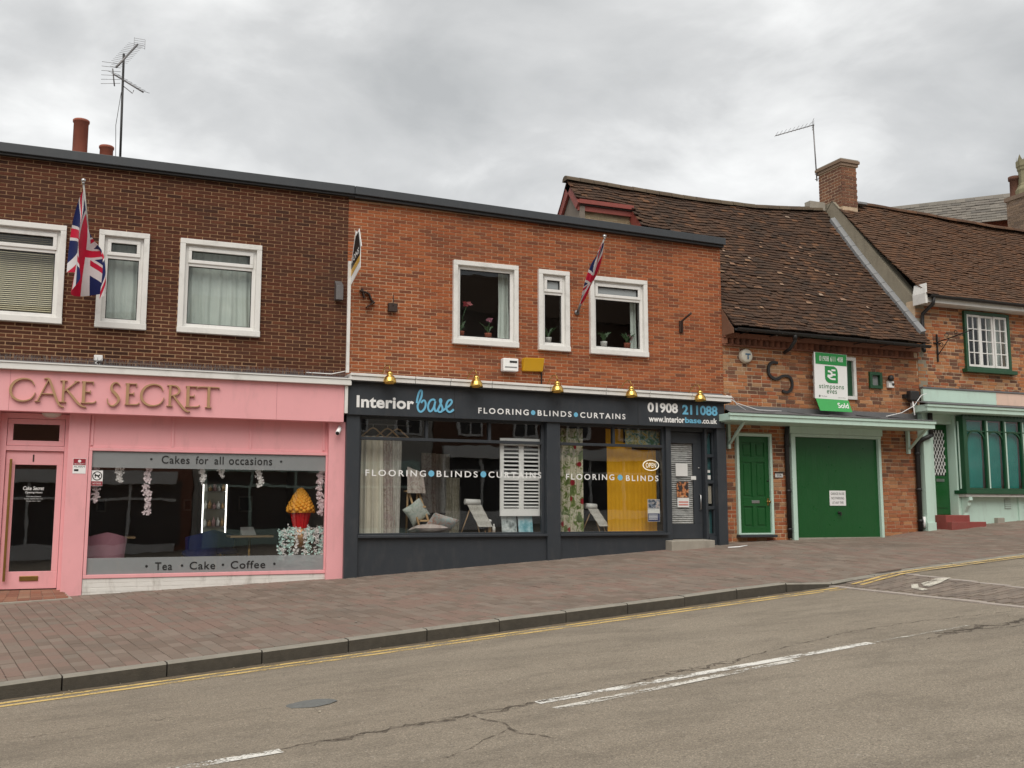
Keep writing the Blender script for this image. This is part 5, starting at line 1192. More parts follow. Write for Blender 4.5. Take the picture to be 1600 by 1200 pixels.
q = thing('tv_aerial', 'slender single yagi aerial fixed to the brick chimney', 'aerial', (16.15, 19.3, 7.9))
Yc = 19.55; m = MB(); a, b = P(1276.5,283,Yc), P(1270.5,196,Yc); m.tube([a, b], .016, 8); m.build('mast', ALU, q)
m = MB(); c0, c1 = P(1272,195,Yc), P(1212,212,Yc); m.tube([c0, c1], .012, 6)
for k in range(9): c = c0+(c1-c0)*(.12+.86*k/8); rod(m, c-Vector((.05,.14,-.04)), c+Vector((.05,.14,.02)))
for k in range(4): rod(m, c0+Vector((-.08,-.1,.12-.06*k)), c0+Vector((.03,.12,.08-.06*k)), .005)
m.build('yagi', ALU, q)
m = MB()
for py in (273, 281): p = P(1276,py,Yc); rod(m, p-Vector((.05,0,0)), Vector((16.29,19.5,p.z+.02)), .01)
m.build('bracket', ALU, q)

# brass swan neck lamps over the sign
for k, (x, z) in enumerate(((4.40,2.175),(5.91,2.185),(7.42,2.165),(8.89,2.145),(10.34,2.135))):
    L = thing('swan_neck_lamp', 'brass swan neck lamp above '+('the white word Interior','the gap after the blue script word','the white word BLINDS','the end of the word CURTAINS','the blue telephone digits')[k]+' on the sign', 'lamp', (x-.25, 16.48, z+.1), 'brass lamps over the charcoal sign'); y = 15.92
    m = MB(); pts = [(x-.06,16.49,z+.06),(x-.06,16.38,z+.05),(x-.05,16.24,z+.09),(x-.04,16.12,z+.19),(x-.025,16.03,z+.235),(x-.01,y+.03,z+.22),(x,y,z+.16),(x,y,z+.09)]; m.tube(pts, .009, 8); m.build('arm', OLDBRASS, L)
    m = MB(); m.lathe([(.04,0),(.04,.015),(.02,.02),(.0,.022)], (x-.06,16.488,z+.06), 14, 'Y'); m.build('wall_plate', OLDBRASS, L)
    m = MB(); m.lathe([(r_*.9, h_*.9) for r_, h_ in ((0,.135),(.035,.13),(.055,.105),(.058,.075),(.05,.055),(.075,.045),(.10,.01),(.118,-.045),(.125,-.085),(.118,-.09),(.11,-.085),(.09,.0),(.05,.03),(0,.035))], (x, y, z), 22); m.build('lamp_shade', BRASS, L)

# estate agent boards
q = thing('estate_agent_board', 'slim black gold and white estate agent board on a white post', 'sign', (3.74, 16.1, 2.27))
bx('post', WHITEW, q, 3.715, 3.765, 16.09, 16.14, 2.262, 4.12, bev=.004)
m = MB(); X = 3.768
def pb(pts, mat, nm, x0=3.768, x1=3.776): MB().prismx(pts, x0, x1).build(nm, mat, q)
pb([(16.13,3.72),(15.50,3.88),(15.50,4.20),(15.44,4.22),(15.62,4.55),(15.80,4.52),(15.86,4.58),(16.13,4.05)], WHITETXT, 'panel')
pb([(16.11,3.98),(15.52,4.10),(15.52,4.22),(15.64,4.50),(15.84,4.47),(16.11,4.03)], BLACKTXT, 'print', 3.7635, 3.7678); pb([(16.11,3.86),(15.52,4.0),(15.52,4.09),(16.11,3.97)], paint('gold_print', (.6,.36,.07), .5, .05, 5, 0), 'print', 3.7635, 3.7678)
cu = MB(); text(cu, 'TONS', 0, .5, 4.06, 4.16, 0, 0, .02); me = MB(); me.add([(3.7625, 16.08-v[0], v[2]+.16*v[0]) for v in cu.v], cu.f); me.build('lettering', WHITETXT, q)
q = thing('estate_agent_board', 'white and green estate agent board marked sold leaning over the canopy', 'sign', (13.7, 16.3, 2.05))
def lean(z): return 16.30-.03*(z-2.05)
m = MB(); m.hexa([(13.29,16.30,2.275),(14.11,16.30,2.265),(14.11,16.312,2.265),(13.29,16.312,2.275),(13.275,16.27,3.21),(14.095,16.27,3.195),(14.095,16.282,3.195),(13.275,16.282,3.21)]); pan = m.build('panel', WHITETXT, q)
def onb(nm, mat, body): 
    mm = MB(); body(mm); mm.v = [(x, y-.03*(z-2.275)/.93, z) for x, y, z in mm.v]; return mm.build(nm, mat, pan)
onb('print', GREENTXT, lambda mm: mm.prism([(13.275+.035,2.975),(14.09,2.96),(14.085,3.19),(13.275+.03,3.205)], 16.294, 16.298))
onb('lettering', WHITETXT, lambda mm: text(mm, '01908 611 408', 13.40, 13.99, 3.035, 3.14, 16.292, .001, .004, 1.1))
def logo(mm):
    pts = [(13.55,2.93),(13.55,2.60)]; pts = [(13.54,2.94),(13.54,2.74)]+[(13.66-.12*cos(a),2.72-.12*sin(a)) for a in [pi*.5*k/6 for k in range(1,7)]]+[(13.86,2.60),(13.86,2.80)]+[(13.74+.12*cos(a),2.82+.12*sin(a)) for a in [pi*.5*k/6 for k in range(1,7)]]
    mm.prism(pts, 16.2935, 16.298)
onb('logo', GREENTXT, logo)
def logo2(mm):
    for z in (2.86, 2.77, 2.68): mm.stroke([(13.80,z),(13.70,z)], .035, 16.2915, 16.2933, 1)
    mm.stroke([(13.72,2.79),(13.66,2.83),(13.61,2.835)], .04, 16.2916, 16.2932, 3); mm.stroke([(13.72,2.76),(13.66,2.74),(13.60,2.745)], .05, 16.2917, 16.2931, 3); mm.stroke([(13.70,2.68),(13.65,2.70),(13.60,2.74)], .03, 16.2918, 16.293, 3)
onb('logo', WHITETXT, logo2)
onb('lettering', paint('green_words', (.03,.16,.06), .5, .05, 5, 0), lambda mm: (text(mm, 'stimpsons', 13.39, 14.01, 2.455, 2.575, 16.296, .001, .0, 1.1), text(mm, 'eves', 13.58, 13.83, 2.385, 2.455, 16.296, .001, .0, 1.1)))
onb('lettering', GREYTXT, lambda mm: (text(mm, 'The Guild', 13.44, 13.58, 2.315, 2.34, 16.296, .001), text(mm, 'stimpsonseves.co.uk', 13.86, 14.05, 2.30, 2.32, 16.296, .001), mm.lathe([(0,0),(.022,0)], (13.40,16.296,2.328), 14, 'Y')))
m = MB(); m.hexa([(13.335,16.21,2.02),(14.135,16.21,2.015),(14.135,16.222,2.015),(13.335,16.222,2.02),(13.295,16.285,2.27),(14.11,16.285,2.26),(14.11,16.297,2.26),(13.295,16.297,2.27)]); sp = m.build('sold_panel', paint('bright_green', (.05,.37,.09), .45, .05, 3, .05), q)
m = MB(); text(m, 'Sold', 13.80, 14.07, 2.09, 2.20, 0, 0, .015); m.v = [(x, 16.207+.30*(z-2.02), z) for x, y, z in m.v]; m.build('lettering', WHITETXT, sp)

# small fittings on the walls
q = thing('alarm_box', 'white alarm box beside the yellow one on the orange brick', 'alarm box', (6.72, 16.48, 2.48)); bx('case', WHITETXT, q, 6.58,6.87,16.36,16.497,2.48,2.71, bev=.015); bx('label_strip', BLACKTXT, q, 6.70,6.84,16.355,16.36,2.63,2.665); bx('slot', GREYTXT, q, 6.61,6.84,16.356,16.36,2.54,2.56)
q = thing('alarm_box', 'yellow wedge-shaped alarm box below the tall white window', 'alarm box', (7.17, 16.48, 2.5)); YEL = paint('yellow_plastic', (.66,.36,.012), .4, .08, 4, .1)
m = MB(); m.hexa([(6.98,16.42,2.505),(7.37,16.42,2.515),(7.37,16.497,2.515),(6.98,16.497,2.505),(6.98,16.34,2.735),(7.37,16.34,2.745),(7.37,16.497,2.745),(6.98,16.497,2.735)]); m.build('case', YEL, q, bev=.012); bx('cable', BLACK, q, 7.36,7.375,16.47,16.497,2.27,2.51)
q = thing('alarm_box', 'round cream alarm box marked with a blue T', 'alarm box', (11.78, 16.48, 3.06)); m = MB(); m.lathe([(.135,0),(.135,.08),(.115,.10),(0,.105)], (11.76,16.495,3.06), 26, 'Y'); m.build('case', paint('cream_plastic', (.66,.62,.52), .4, .06, 5, .2), q)
m = MB(); m.box(11.71,11.83,16.385,16.389,3.075,3.105).box(11.757,11.785,16.3852,16.389,2.99,3.075); m.build('lettering', paint('blue_grey_print', (.05,.13,.22), .5, .05, 5, 0), q)
q = MB(); cs = [(1215,566),(1206,569),(1202,580),(1204,590),(1211,592.5),(1220,589),(1229,587),(1236,591),(1239.5,600),(1236,609),(1226,611)]
cs = [at(1120+a/10, 520+b/10, 16.45) for a, b in ((960,470),(890,458),(835,490),(815,560),(825,640),(870,695),(930,718),(985,700),(1040,672),(1100,670),(1160,705),(1188,780),(1180,860),(1140,915),(1090,925),(1035,905))]
q.stroke(cs, .052, 16.455, 16.49, 4); tag(q.build('wall_tie', BLACK), 'rusty S-shaped iron tie plate on the cottage wall', 'wall tie')
def ironbracket(name, x, z, label, kind):
    m = MB()
    if kind == 0: m.stroke([(x-.10,z+.12),(x+.05,z+.08),(x+.10,z-.02),(x+.16,z-.08)], .02, 16.42, 16.49); m.stroke([(x-.06,z+.16),(x-.02,z+.0)], .02, 16.43, 16.49); m.stroke([(x+.02,z-.16),(x+.14,z-.06)], .018, 16.41, 16.49)
    elif kind == 1: m.box(x-.07,x+.08,16.40,16.495,z-.12,z+.02); m.box(x-.008,x+.008,16.39,16.40,z-.02,z+.16)
    elif kind == 2: m.tube([(x,16.47,z-.18),(x,16.45,z+.05),(x+.03,16.3,z+.12),(x+.06,16.2,z+.17)], .02, 8); m.box(x-.035,x+.035,16.46,16.495,z-.16,z+.06)
    else: m.box(x-.06,x+.06,16.36,16.495,z-.14,z+.10); m.prismx([(16.36,z+.1),(16.495,z+.1),(16.495,z+.2)], x-.06, x+.06)
    return tag(m.build(name, BROWNIRON if kind != 3 else ALU), label, 'bracket')
ironbracket('wall_bracket', 4.10, 3.60, 'twisted rusty iron bracket high beside the estate agent post', 0); ironbracket('wall_bracket', 4.57, 3.52, 'small square iron plate with a spike on orange brick', 1); ironbracket('wall_bracket', 10.31, 3.60, 'bent iron hook bracket near the right end of the orange brick', 2); ironbracket('wall_bracket', 3.64, 3.66, 'dull metal box bracket just behind the estate agent post', 3)
q = thing('security_camera', 'white bullet camera on the pink pilaster', 'camera', (3.62, 16.28, 1.28)); m = MB(); m.tube([(3.66,16.24,1.36),(3.60,16.12,1.27)], .036, 12); m.build('body', WHITETXT, q); m = MB(); m.tube([(3.60,16.119,1.269),(3.598,16.116,1.267)], .03, 12); m.build('lens', BLACK, q); MB().tube([(3.66,16.28,1.40),(3.66,16.22,1.36)], .02, 8).build('mount', WHITETXT, q)
q = thing('sensor_box', 'small white sensor box above the pink shop sign', 'sensor', (-.02, 16.48, 2.3)); bx('case', WHITETXT, q, -.085,.04,16.38,16.497,2.28,2.37, bev=.012); MB().tube([(-.03,16.40,2.28),(-.06,16.36,2.24),(-.01,16.36,2.21),(.0,16.42,2.24)], .008, 6).build('cable', WHITETXT, q)
q = thing('security_light', 'black sensor light with white base right of the small green window', 'light', (15.36, 16.48, 2.6)); bx('base', WHITETXT, q, 15.31,15.45,16.42,16.497,2.60,2.74, bev=.008); m = MB(); m.lathe([(0,.075),(.05,.06),(.065,0),(.05,-.05),(0,-.06)], (15.35,16.40,2.79), 14); m.build('head', BLACK, q); MB().lathe([(.03,.0),(.025,.02),(0,.025)], (15.42,16.42,2.67), 12, 'Y').build('sensor', BLACK, q)
q = thing('security_light', 'large black floodlight with trailing white cables above the canopy', 'light', (15.87, 16.48, 2.3)); m = MB(); m.box(15.77,16.02,16.30,16.44,2.33,2.55); m.build('head', BLACK, q, bev=.03); bx('mount', BLACK, q, 15.72,15.78,16.42,16.497,2.40,2.48); bx('junction_box', WHITETXT, q, 15.93,16.06,16.42,16.497,2.20,2.31, bev=.01)
MB().tube([(15.86,16.35,2.34),(15.83,16.30,2.2),(15.80,16.25,2.02)], .014, 6).build('cable', WHITETXT, q)
def cable(pts, r, label): return tag(MB().tube(pts, r, 6).build('cable', WHITETXT), label, 'cable')
cable([(16.2,16.30,2.50),(16.05,16.3,2.45),(15.8,16.25,2.22),(15.4,16.2,2.05),(14.9,16.1,1.95)], .008, 'white cable running from the mint fascia down onto the canopy')
cable([(11.05,16.1,2.21),(11.25,16.2,2.19),(11.4,16.3,2.08),(11.62,16.3,1.97)], .008, 'white cable looping off the end of the charcoal sign capping'); cable([(11.1,16.1,2.17),(11.3,16.15,2.08),(11.75,16.1,1.96),(12.3,16.1,1.96)], .007, 'white cable lying along the lead canopy roof')
cable([(10.75,15.75,pave_z(10.75,15.75)+.012),(10.95,15.7,pave_z(10.95,15.7)+.012),(11.2,15.8,pave_z(11.2,15.8)+.012)], .012, 'short white cable end lying on the paving by the charcoal door')
cable([(3.1,16.25,2.25),(3.5,16.2,2.24),(3.75,16.15,2.30)], .007, 'thin pale wire along the top of the pink sign')
q = thing('hanging_sign_bracket', 'scrolled wrought iron sign bracket left of the green framed window', 'bracket', (16.7, 16.48, 3.4)); x, z = at(1466,540,16.45)
m = MB(); m.box(x-.012,x+.012,16.46,16.495,z-.35,z+.25); m.build('wall_bar', BLACK, q); m = MB(); m.tube([(x,16.46,z+.08),(x,15.9,z+.14),(x,15.5,z+.2)], .012, 6); m.tube([(x,16.46,z-.2),(x,16.3,z-.05),(x,16.15,z+.1)], .01, 6)
for (cy, cz, r) in ((16.2,z+.18,.06),(15.95,z+.21,.05),(15.7,z+.24,.045),(16.36,z+.0,.06)): m.tube([(x, cy+r*cos(a)*(1-.05*k), cz+r*sin(a)*(1-.05*k)) for k, a in enumerate([.6*j for j in range(11)])], .008, 5)
m.stroke([(x-.1,z+.06),(x+.1,z+.06)], .02, 16.46, 16.49, 1); m.build('scroll', BLACK, q)
MB; m = MB(); xx, zz = at(1446,815,16.4); m.tube([(xx-.03,16.40,zz-.12),(xx-.03,16.40,zz+.1)], .03, 8); tag(m.build('pipe_stub', WHITETXT), 'short white pipe stub at the foot of the cottage wall', 'pipe')
# stickers on the pink front
def sticker(par_label, x0, x1, z0, z1, y, name='notice'):
    t = thing(name, par_label, 'sign', ((x0+x1)/2, y, z0)); MB().box(x0, x1, y-.003, y, z0, z1).build('panel', WHITETXT, t); return t
t = sticker('red and white alarm sticker on the pink pilaster by the door', -.295,-.115,.575,.80, 16.3685); MB().box(-.29,-.12,16.3635,16.3655,.70,.795).build('print', REDTXT, t); m = MB(); m.lathe([(0,0),(.022,0)], (-.205,16.363,.76), 14, 'Y'); text(m, 'SECURITY', -.275,-.135,.708,.728,16.3632,.0002); m.build('print', WHITETXT, t); m = MB(); text(m, 'ALARM', -.28,-.13,.665,.69,16.3652,.001); m.box(-.275,-.215,16.364,16.3654,.61,.64); m.build('lettering', BLACKTXT, t)
t = sticker('no dogs sticker in the corner of the pink framed window', -.03,.125,.395,.625, 16.388); m = MB(); pts = [(.0475+.062*cos(a), .545+.062*sin(a)) for a in [2*pi*k/24 for k in range(25)]]; m.stroke(pts, .013, 16.383, 16.3848, 1); m.stroke([(.005,.585),(.09,.505)], .011, 16.3832, 16.3847, 1); m.stroke([(.01,.55),(.03,.555),(.065,.545),(.085,.565)], .022, 16.3834, 16.3846); m.stroke([(.025,.55),(.02,.515)], .012, 16.3836, 16.3845, 1); m.stroke([(.065,.55),(.075,.515)], .012, 16.3836, 16.3845, 1); m.build('print', BLACKTXT, t); MB().box(-.028,.123,16.383,16.3845,.40,.465).build('print', REDTXT, t); m = MB(); text(m, 'NO DOGS', -.01,.105,.42,.445,16.3828,.001); m.build('lettering', WHITETXT, t)

# ---- behind the upper windows
q = thing('venetian_blind', 'cream venetian blind behind the wide window of the brown brick wall', 'blind', (-1.45, 16.66, 2.95)); CREAM = paint('cream_slat', (.62,.56,.40), .5, .05, 5, 0)
for k in range(42):
    z = 2.93+k*.031; m = MB(); m.hexa([(-2.25,16.655,z),(-.66,16.655,z),(-.66,16.672,z+.019),(-2.25,16.672,z+.019),(-2.25,16.655,z+.0015),(-.66,16.655,z+.0015),(-.66,16.672,z+.0205),(-2.25,16.672,z+.0205)]); m.build('slat', CREAM, q)
m = MB(); 
for x in (-2.0,-1.45,-.9): m.tube([(x,16.664,2.93),(x,16.664,4.25)], .002, 4)
m.build('cord', CREAM, q)
NET = fabric('pale_curtain', [(.3,(.50,.56,.53)),(.7,(.60,.66,.62))], 2)
for (a, b, lb) in ((-.04,.58,'pale green curtain in the narrow window by the open flag'),(1.16,2.30,'pale green curtain drawn across the square window over the pink shop')):
    m = MB(); cloth_sheet(m, a, b, 2.88, 4.27, 16.70, (b-a)*5, .018, int(b*10)); tag(m.build('curtain', NET), lb, 'curtain')
def flower_pot(x, z, label, fcol, h, lean=0, n=8, bloom=.06):
    t = thing('pot_plant', label, 'plant', (x, 16.70, z)); m = MB(); m.lathe([(.0,.0),(.05,0),(.065,.1),(.07,.11),(.055,.11)], (x,16.70,z), 14); m.build('pot', TERRA if fcol else WHITETXT, t)
    m = MB(); rg = random.Random(int(x*100))
    for k in range(n):
        a = rg.uniform(0,6.28); l = rg.uniform(.12,.3)*max(1, h); w = .02; e = Vector((x+cos(a)*l*.7, 16.70+sin(a)*.07, z+.1+l*.8)); s = Vector((x,16.70,z+.1)); mid = (s+e)/2+Vector((0,0,.05)); sd_ = Vector((-sin(a)*w, cos(a)*w*.5, w*.6))
        m.add([s-sd_*.3, mid-sd_, e, mid+sd_], [(0,1,2,3)])
    if fcol: m.tube([(x,16.70,z+.1),(x+lean*.3,16.70,z+h*.6),(x+lean,16.70,z+h)], .006, 6)
    m.build('leaves', paint('leaf', (.03,.075,.025), .5, .3, 20, 0), t)
    if fcol:
        m = MB(); c = Vector((x+lean,16.70,z+h))
        for k in range(14):
            a = 2*pi*k/14+rg.uniform(-.2,.2); r = bloom*rg.uniform(.7,1.3); e = c+Vector((cos(a)*r, rg.uniform(-.04,.04), sin(a)*r*.7)); sd_ = Vector((-sin(a), .3, cos(a)))*r*.28; m.add([c, (c+e)/2+sd_, e, (c+e)/2-sd_], [(0,1,2,3)])
        m.build('bloom', fcol, t)
RED = paint('red_petal', (.22,.015,.025), .5, .2, 30, 0); PKP = paint('pink_petal', (.36,.14,.2), .5, .2, 30, 0)
flower_pot(5.90, 3.08, 'tall red amaryllis in a pot behind the first upper window', RED, .62, .12, 6, .09); flower_pot(6.42, 3.08, 'pink flowering pot plant behind the first upper window', PKP, .36, .03, 10, .065)
flower_pot(7.6, 3.08, 'leafy green plant behind the narrow upper window', None, .6, 0, 16); flower_pot(8.75, 3.08, 'leafy plant on the left of the sill behind the wrapped flag', None, .6, 0, 14); flower_pot(9.25, 3.08, 'bushy plant with pink bloom behind the last upper window', PKP, .22, .05, 22, .07)
m = MB(); cloth_sheet(m, 6.62, 6.82, 3.0, 4.35, 16.72, 2, .012, 5); tag(m.build('curtain', NET), 'narrow pale curtain at the right of the amaryllis window', 'curtain'); m = MB(); cloth_sheet(m, 9.32, 9.46, 3.0, 4.35, 16.72, 2, .012, 6); tag(m.build('curtain', NET), 'narrow pale curtain at the right of the last upper window', 'curtain')
m = MB(); m.box(5.68,10.2,16.66,16.76,3.04,3.075); m.build('inner_sill', WHITE, B)
for (a, b) in ((17.62,17.85),(18.45,18.8)): m = MB(); cloth_sheet(m, a, b, 3.2, 4.35, 16.66, 2, .012, 7); tag(m.build('curtain', NET), 'white curtain in the green framed window on the side '+('towards' if a < 18 else 'away from')+' the scrolled iron bracket', 'curtain', 'curtains in the green framed window')

# ---- curtain shop display
SB = -.365
BEIGE = fabric('cream_linen', [(.3,(.66,.62,.52)),(.7,(.76,.72,.61))], 3); PATT = fabric('dusty_pattern', [(.35,(.32,.25,.22)),(.5,(.56,.51,.46)),(.6,(.40,.32,.3)),(.75,(.62,.58,.54))], 9); GREYF = fabric('grey_linen', [(.35,(.54,.52,.48)),(.65,(.70,.68,.63))], 12)
for (a, b, a2, b2, mt, lb, s) in ((566,600,561,600,BEIGE,'plain cream curtain on the end hanger in the shop window',1),(598,615,598,620,PATT,'dusty pink patterned curtain between two plain ones',2),(614,630,614,626,GREYF,'pale grey textured curtain next to the wooden ladder',3)):
    xa, xb, xc, xd = atX(a,690,16.6), atX(b,690,16.6), atX(a2,830,16.6), atX(b2,830,16.6); zt = 1.27; fo = 3 if s == 1 else 2
    def fn(u, v, s=s, fo=fo): 
        k = 1-v; x0 = xc*k+xa*v; x1 = xd*k+xb*v
        return (x0+(x1-x0)*u, 16.60+.03*s-.02+.035*sin(u*fo*2*pi+s)+.012*sin(u*fo*4.3*pi+s*2+v*2), SB+.01+(zt-SB)*v)
    m = MB(); m.grid(fn, 50, 16); c = m.build('curtain', mt); tag(c, lb, 'curtain')
    hx = (xa+xb)/2; h = thing('coat_hanger', ['pale wooden hanger holding the cream curtain','pale wooden hanger holding the patterned curtain','pale wooden hanger holding the grey curtain'][s-1], 'hanger', (hx, 16.6, zt)); w = .20
    m = MB(); m.tube([(hx-w,16.60+.02*s,zt+.0),(hx-.05,16.60+.02*s,zt+.13),(hx,16.60+.02*s,zt+.15),(hx+.05,16.60+.02*s,zt+.13),(hx+w,16.60+.02*s,zt)], .013, 8); m.tube([(hx-w,16.60+.02*s,zt),(hx+w,16.60+.02*s,zt)], .008, 6); m.build('bar', WOOD, h); MB().tube([(hx,16.60+.02*s,zt+.15),(hx,16.60+.02*s,zt+.20),(hx+.02,16.60+.02*s,zt+.215)], .004, 5).build('hook', STEEL, h)
tag(MB().tube([(4.0,16.62,1.49),(5.0,16.62,1.47)], .01, 8).build('hanging_rail', ALU), 'thin metal rail that the curtain hangers hang from', 'rail')
# ladder
q = thing('step_ladder', 'small wooden step ladder with cloth over its top', 'ladder', (4.95, 16.8, SB)); tx, bz = atX(641,770,16.8), .35
for (xa, xb, y) in ((tx-.03, tx+.16, 16.62),(tx+.14, tx+.36, 16.62),(tx-.05,tx-.02,16.95),(tx+.12,tx+.14,16.95)): MB().tube([(xa,16.78,bz),(xb,y,SB)], .02, 6).build('leg', WOOD, q)
bx('top_step', WOOD, q, tx-.10, tx+.22, 16.70, 16.86, bz, bz+.03)
for t_ in (.35,.68): bx('rung', WOOD, q, tx+.02+.17*t_, tx+.17+.2*t_, 16.66-.02*t_, 16.72, bz-(bz-SB)*t_-.015, bz-(bz-SB)*t_+.015)
m = MB(); m.grid(lambda u, v: (tx-.09+.28*u-.06*(1-v)*0+.05*(1-v)*u, 16.69-.015*sin(u*12)-.02*(1-v), bz-.02+.45*v-.1*v*u), 16, 8); o = m.build('fabric_swatch', PATT); tag(o, 'patterned cloth draped over the top of the ladder', 'fabric')
def cushion(c, w, h, th, rot, mat, label, tilt=0.2):
    m = MB(); n = 16; Rm = Matrix.Rotation(tilt, 3, 'X') @ Matrix.Rotation(rot, 3, 'Y')
    def side(sg):
        def fn(u, v):
            a, b = 2*u-1, 2*v-1; k = (1-abs(a)**2.6)*(1-abs(b)**2.6); pin = 1-.08*(1-abs(a*b))*(max(abs(a),abs(b))**3)
            p = Rm @ Vector((a*w/2*pin, sg*th/2*k**.5, b*h/2*pin)); return (c[0]+p.x, c[1]+p.y, c[2]+p.z)
        return fn
    m.grid(side(-1), n, n); m.grid(side(1), n, n); tag(m.build('cushion', mat), label, 'cushion')
CU1 = fabric('mint_pattern', [(.38,(.42,.50,.46)),(.52,(.55,.58,.54)),(.62,(.36,.42,.36))], 14); CU2 = fabric('blush_stripe', [(.4,(.45,.37,.34)),(.6,(.54,.48,.45))], 8); CU3 = fabric('coral_print', [(.38,(.40,.50,.50)),(.5,(.55,.54,.52)),(.62,(.48,.26,.2)),(.7,(.5,.52,.48))], 14)
cushion((atX(651,803,16.7),16.72,.01), .36, .36, .14, pi/4+.15, CU1, 'mint patterned cushion standing on its corner'); cushion((atX(668,829,16.6),16.60,SB+.085), .58, .50, .16, 0, CU2, 'blush striped cushion lying flat on the window bed', pi/2-.1); cushion((atX(689,822,16.65),16.66,SB+.17), .52, .40, .15, .35, CU3, 'printed cushion leaning over the flat cushion', .75)
m = MB(); cloth_sheet(m, atX(697,780,17.2), atX(718,780,17.2), SB, .62, 17.2, 4, .025, 9); tag(m.build('curtain', fabric('olive_stripe', [(.35,(.22,.2,.14)),(.6,(.33,.31,.25))], 16)), 'olive and grey sample curtain hanging behind the cushions', 'curtain')
def stand(x, label, w=.2, top=.42):
    q = thing('sample_stand', label, 'display stand', (x, 16.7, SB))
    for (a, b, y) in ((x-.02,x-.18,16.78),(x+.04,x+.10,16.6),(x+.16,x+.22,16.62)): MB().tube([(a if b < x else a,16.74,SB+top*.9),(b,y,SB)], .011, 6).build('leg', TREAD, q)
    m = MB(); m.grid(lambda u, v: (x-.10+w*u+.17*(1-v), 16.72-.16*(1-v)+.01*sin(v*20), SB+.12+top*.8*v), 6, 14); m.build('sample_pages', fabric('sample_paper', [(.35,(.4,.38,.34)),(.6,(.55,.54,.5)),(.7,(.3,.27,.24))], 30), q)
    m = MB(); m.tube([(x-.13,16.73,SB+.13+top*.85),(x-.11+w,16.73,SB+.12+top*.85)], .05, 12); m.build('roll', PAPER, q)
stand(atX(738,810,16.7), 'sample book on an easel by the bottles in the window', .26, .5); stand(atX(926,815,16.7), 'sample book on an easel beside the yellow blind', .2, .42)
q = thing('reed_diffuser_set', 'little tray of bottles with a ribbon between easel and shutter', 'ornament', (atX(765,830,16.65),16.65,SB)); x = atX(765,830,16.65)
for k, (dx, h) in enumerate(((-.08,.22),(0,.17),(.08,.15))): m = MB(); m.lathe([(0,0),(.03,0),(.03,h*.6),(.012,h*.75),(.012,h),(0,h)], (x+dx,16.65,SB+.02), 12); m.build('bottle', [BLACK, TREAD, PAPER][k], q)
bx('tray', TREAD, q, x-.14, x+.14, 16.58, 16.72, SB, SB+.02); m = MB(); m.lathe([(0,-.03),(.03,-.02),(.04,0),(.03,.02),(0,.03)], (x,16.65,SB+.22), 12); m.build('ribbon', WHITETXT, q)
# shutter
q = thing('plantation_shutter', 'white plantation shutter hanging in the curtain shop window', 'shutter', (7.05,16.5,.0)); a, b = atX(781,740,16.46), atX(847,740,16.46); z0, z1 = -.06, 1.30; mid = (a+b)/2
f = ring(MB(), a, b, z0, z1, 16.44, 16.475, .07, .13); f.box(mid-.045, mid+.045, 16.44, 16.475, z0+.13, z1-.07).box(a+.07, mid-.045, 16.44, 16.475, .56, .64).box(mid+.045, b-.07, 16.44, 16.475, .56, .64); f.build('frame', WHITETXT, q, bev=.003)
for (xa, xb) in ((a+.075, mid-.05), (mid+.05, b-.075)):
    for (s0, s1) in ((z0+.14, .55), (.65, z1-.08)):
        n = 8; 
        for k in range(n):
            z = s0+(s1-s0)*(k+.5)/n; m = MB(); m.hexa([(xa,16.435,z-.019),(xb,16.435,z-.019),(xb,16.485,z+.006),(xa,16.485,z+.006),(xa,16.435,z-.011),(xb,16.435,z-.011),(xb,16.485,z+.014),(xa,16.485,z+.014)]); m.build('louvre', WHITETXT, q)
SKYP = [posterm('room_print', [(.35,(.1,.12,.12)),(.5,(.4,.46,.46)),(.62,(.6,.64,.64))], 9), posterm('aqua_print', [(.35,(.12,.35,.42)),(.5,(.30,.55,.62)),(.65,(.62,.72,.75))], 6)]
for k, (p0, p1) in enumerate(((784,807),(810,832))):
    xa, xb = atX(p0,820,16.5), atX(p1,820,16.5); m = MB(); m.hexa([(xa,16.47,SB),(xb,16.47,SB),(xb,16.49,SB),(xa,16.49,SB),(xa,16.53,-.02),(xb,16.53,-.02),(xb,16.55,-.02),(xa,16.55,-.02)]); tag(m.build('picture_board', SKYP[k]), ['grey room photograph board propped below the shutter','aqua blue photograph board propped below the shutter'][k], 'picture')
# second window
FLOR = None
b_ = NB('poppy_curtain'); c = b_.ramp(b_.noise(7, 4, .6, dist=1.2), [(.38,(.12,.17,.05)),(.47,(.22,.28,.10)),(.5,(.58,.54,.42)),(.6,(.62,.58,.47)),(.66,(.2,.26,.1))]); c = b_.mix(b_.ramp(b_.voro(3.6), [(.16,1),(.22,0)]), c, (.30,.018,.03)); b_.base(c); b_.set(.85, 0, .2); FLOR = b_.mat
m = MB(); xa, xb = 7.68, atX(913,750,16.5); m.grid(lambda u, v: (xa+(xb-xa)*u, 16.52+.045*sin(u*4*2*pi+.5)+.01*sin(u*19+v*2), SB+.01+1.87*v), 64, 10); tag(m.build('curtain', FLOR), 'bright curtain with red poppies and green leaves on cream', 'curtain')
YB = fabric('mustard_fabric', [(.3,(.66,.33,.012)),(.7,(.74,.39,.018))], 4)
xa, xb = atX(949,750,16.55), atX(1027,750,16.55); q = thing('panel_blind', 'mustard yellow panel blind filling half the shop window', 'blind', ((xa+xb)/2,16.55,SB))
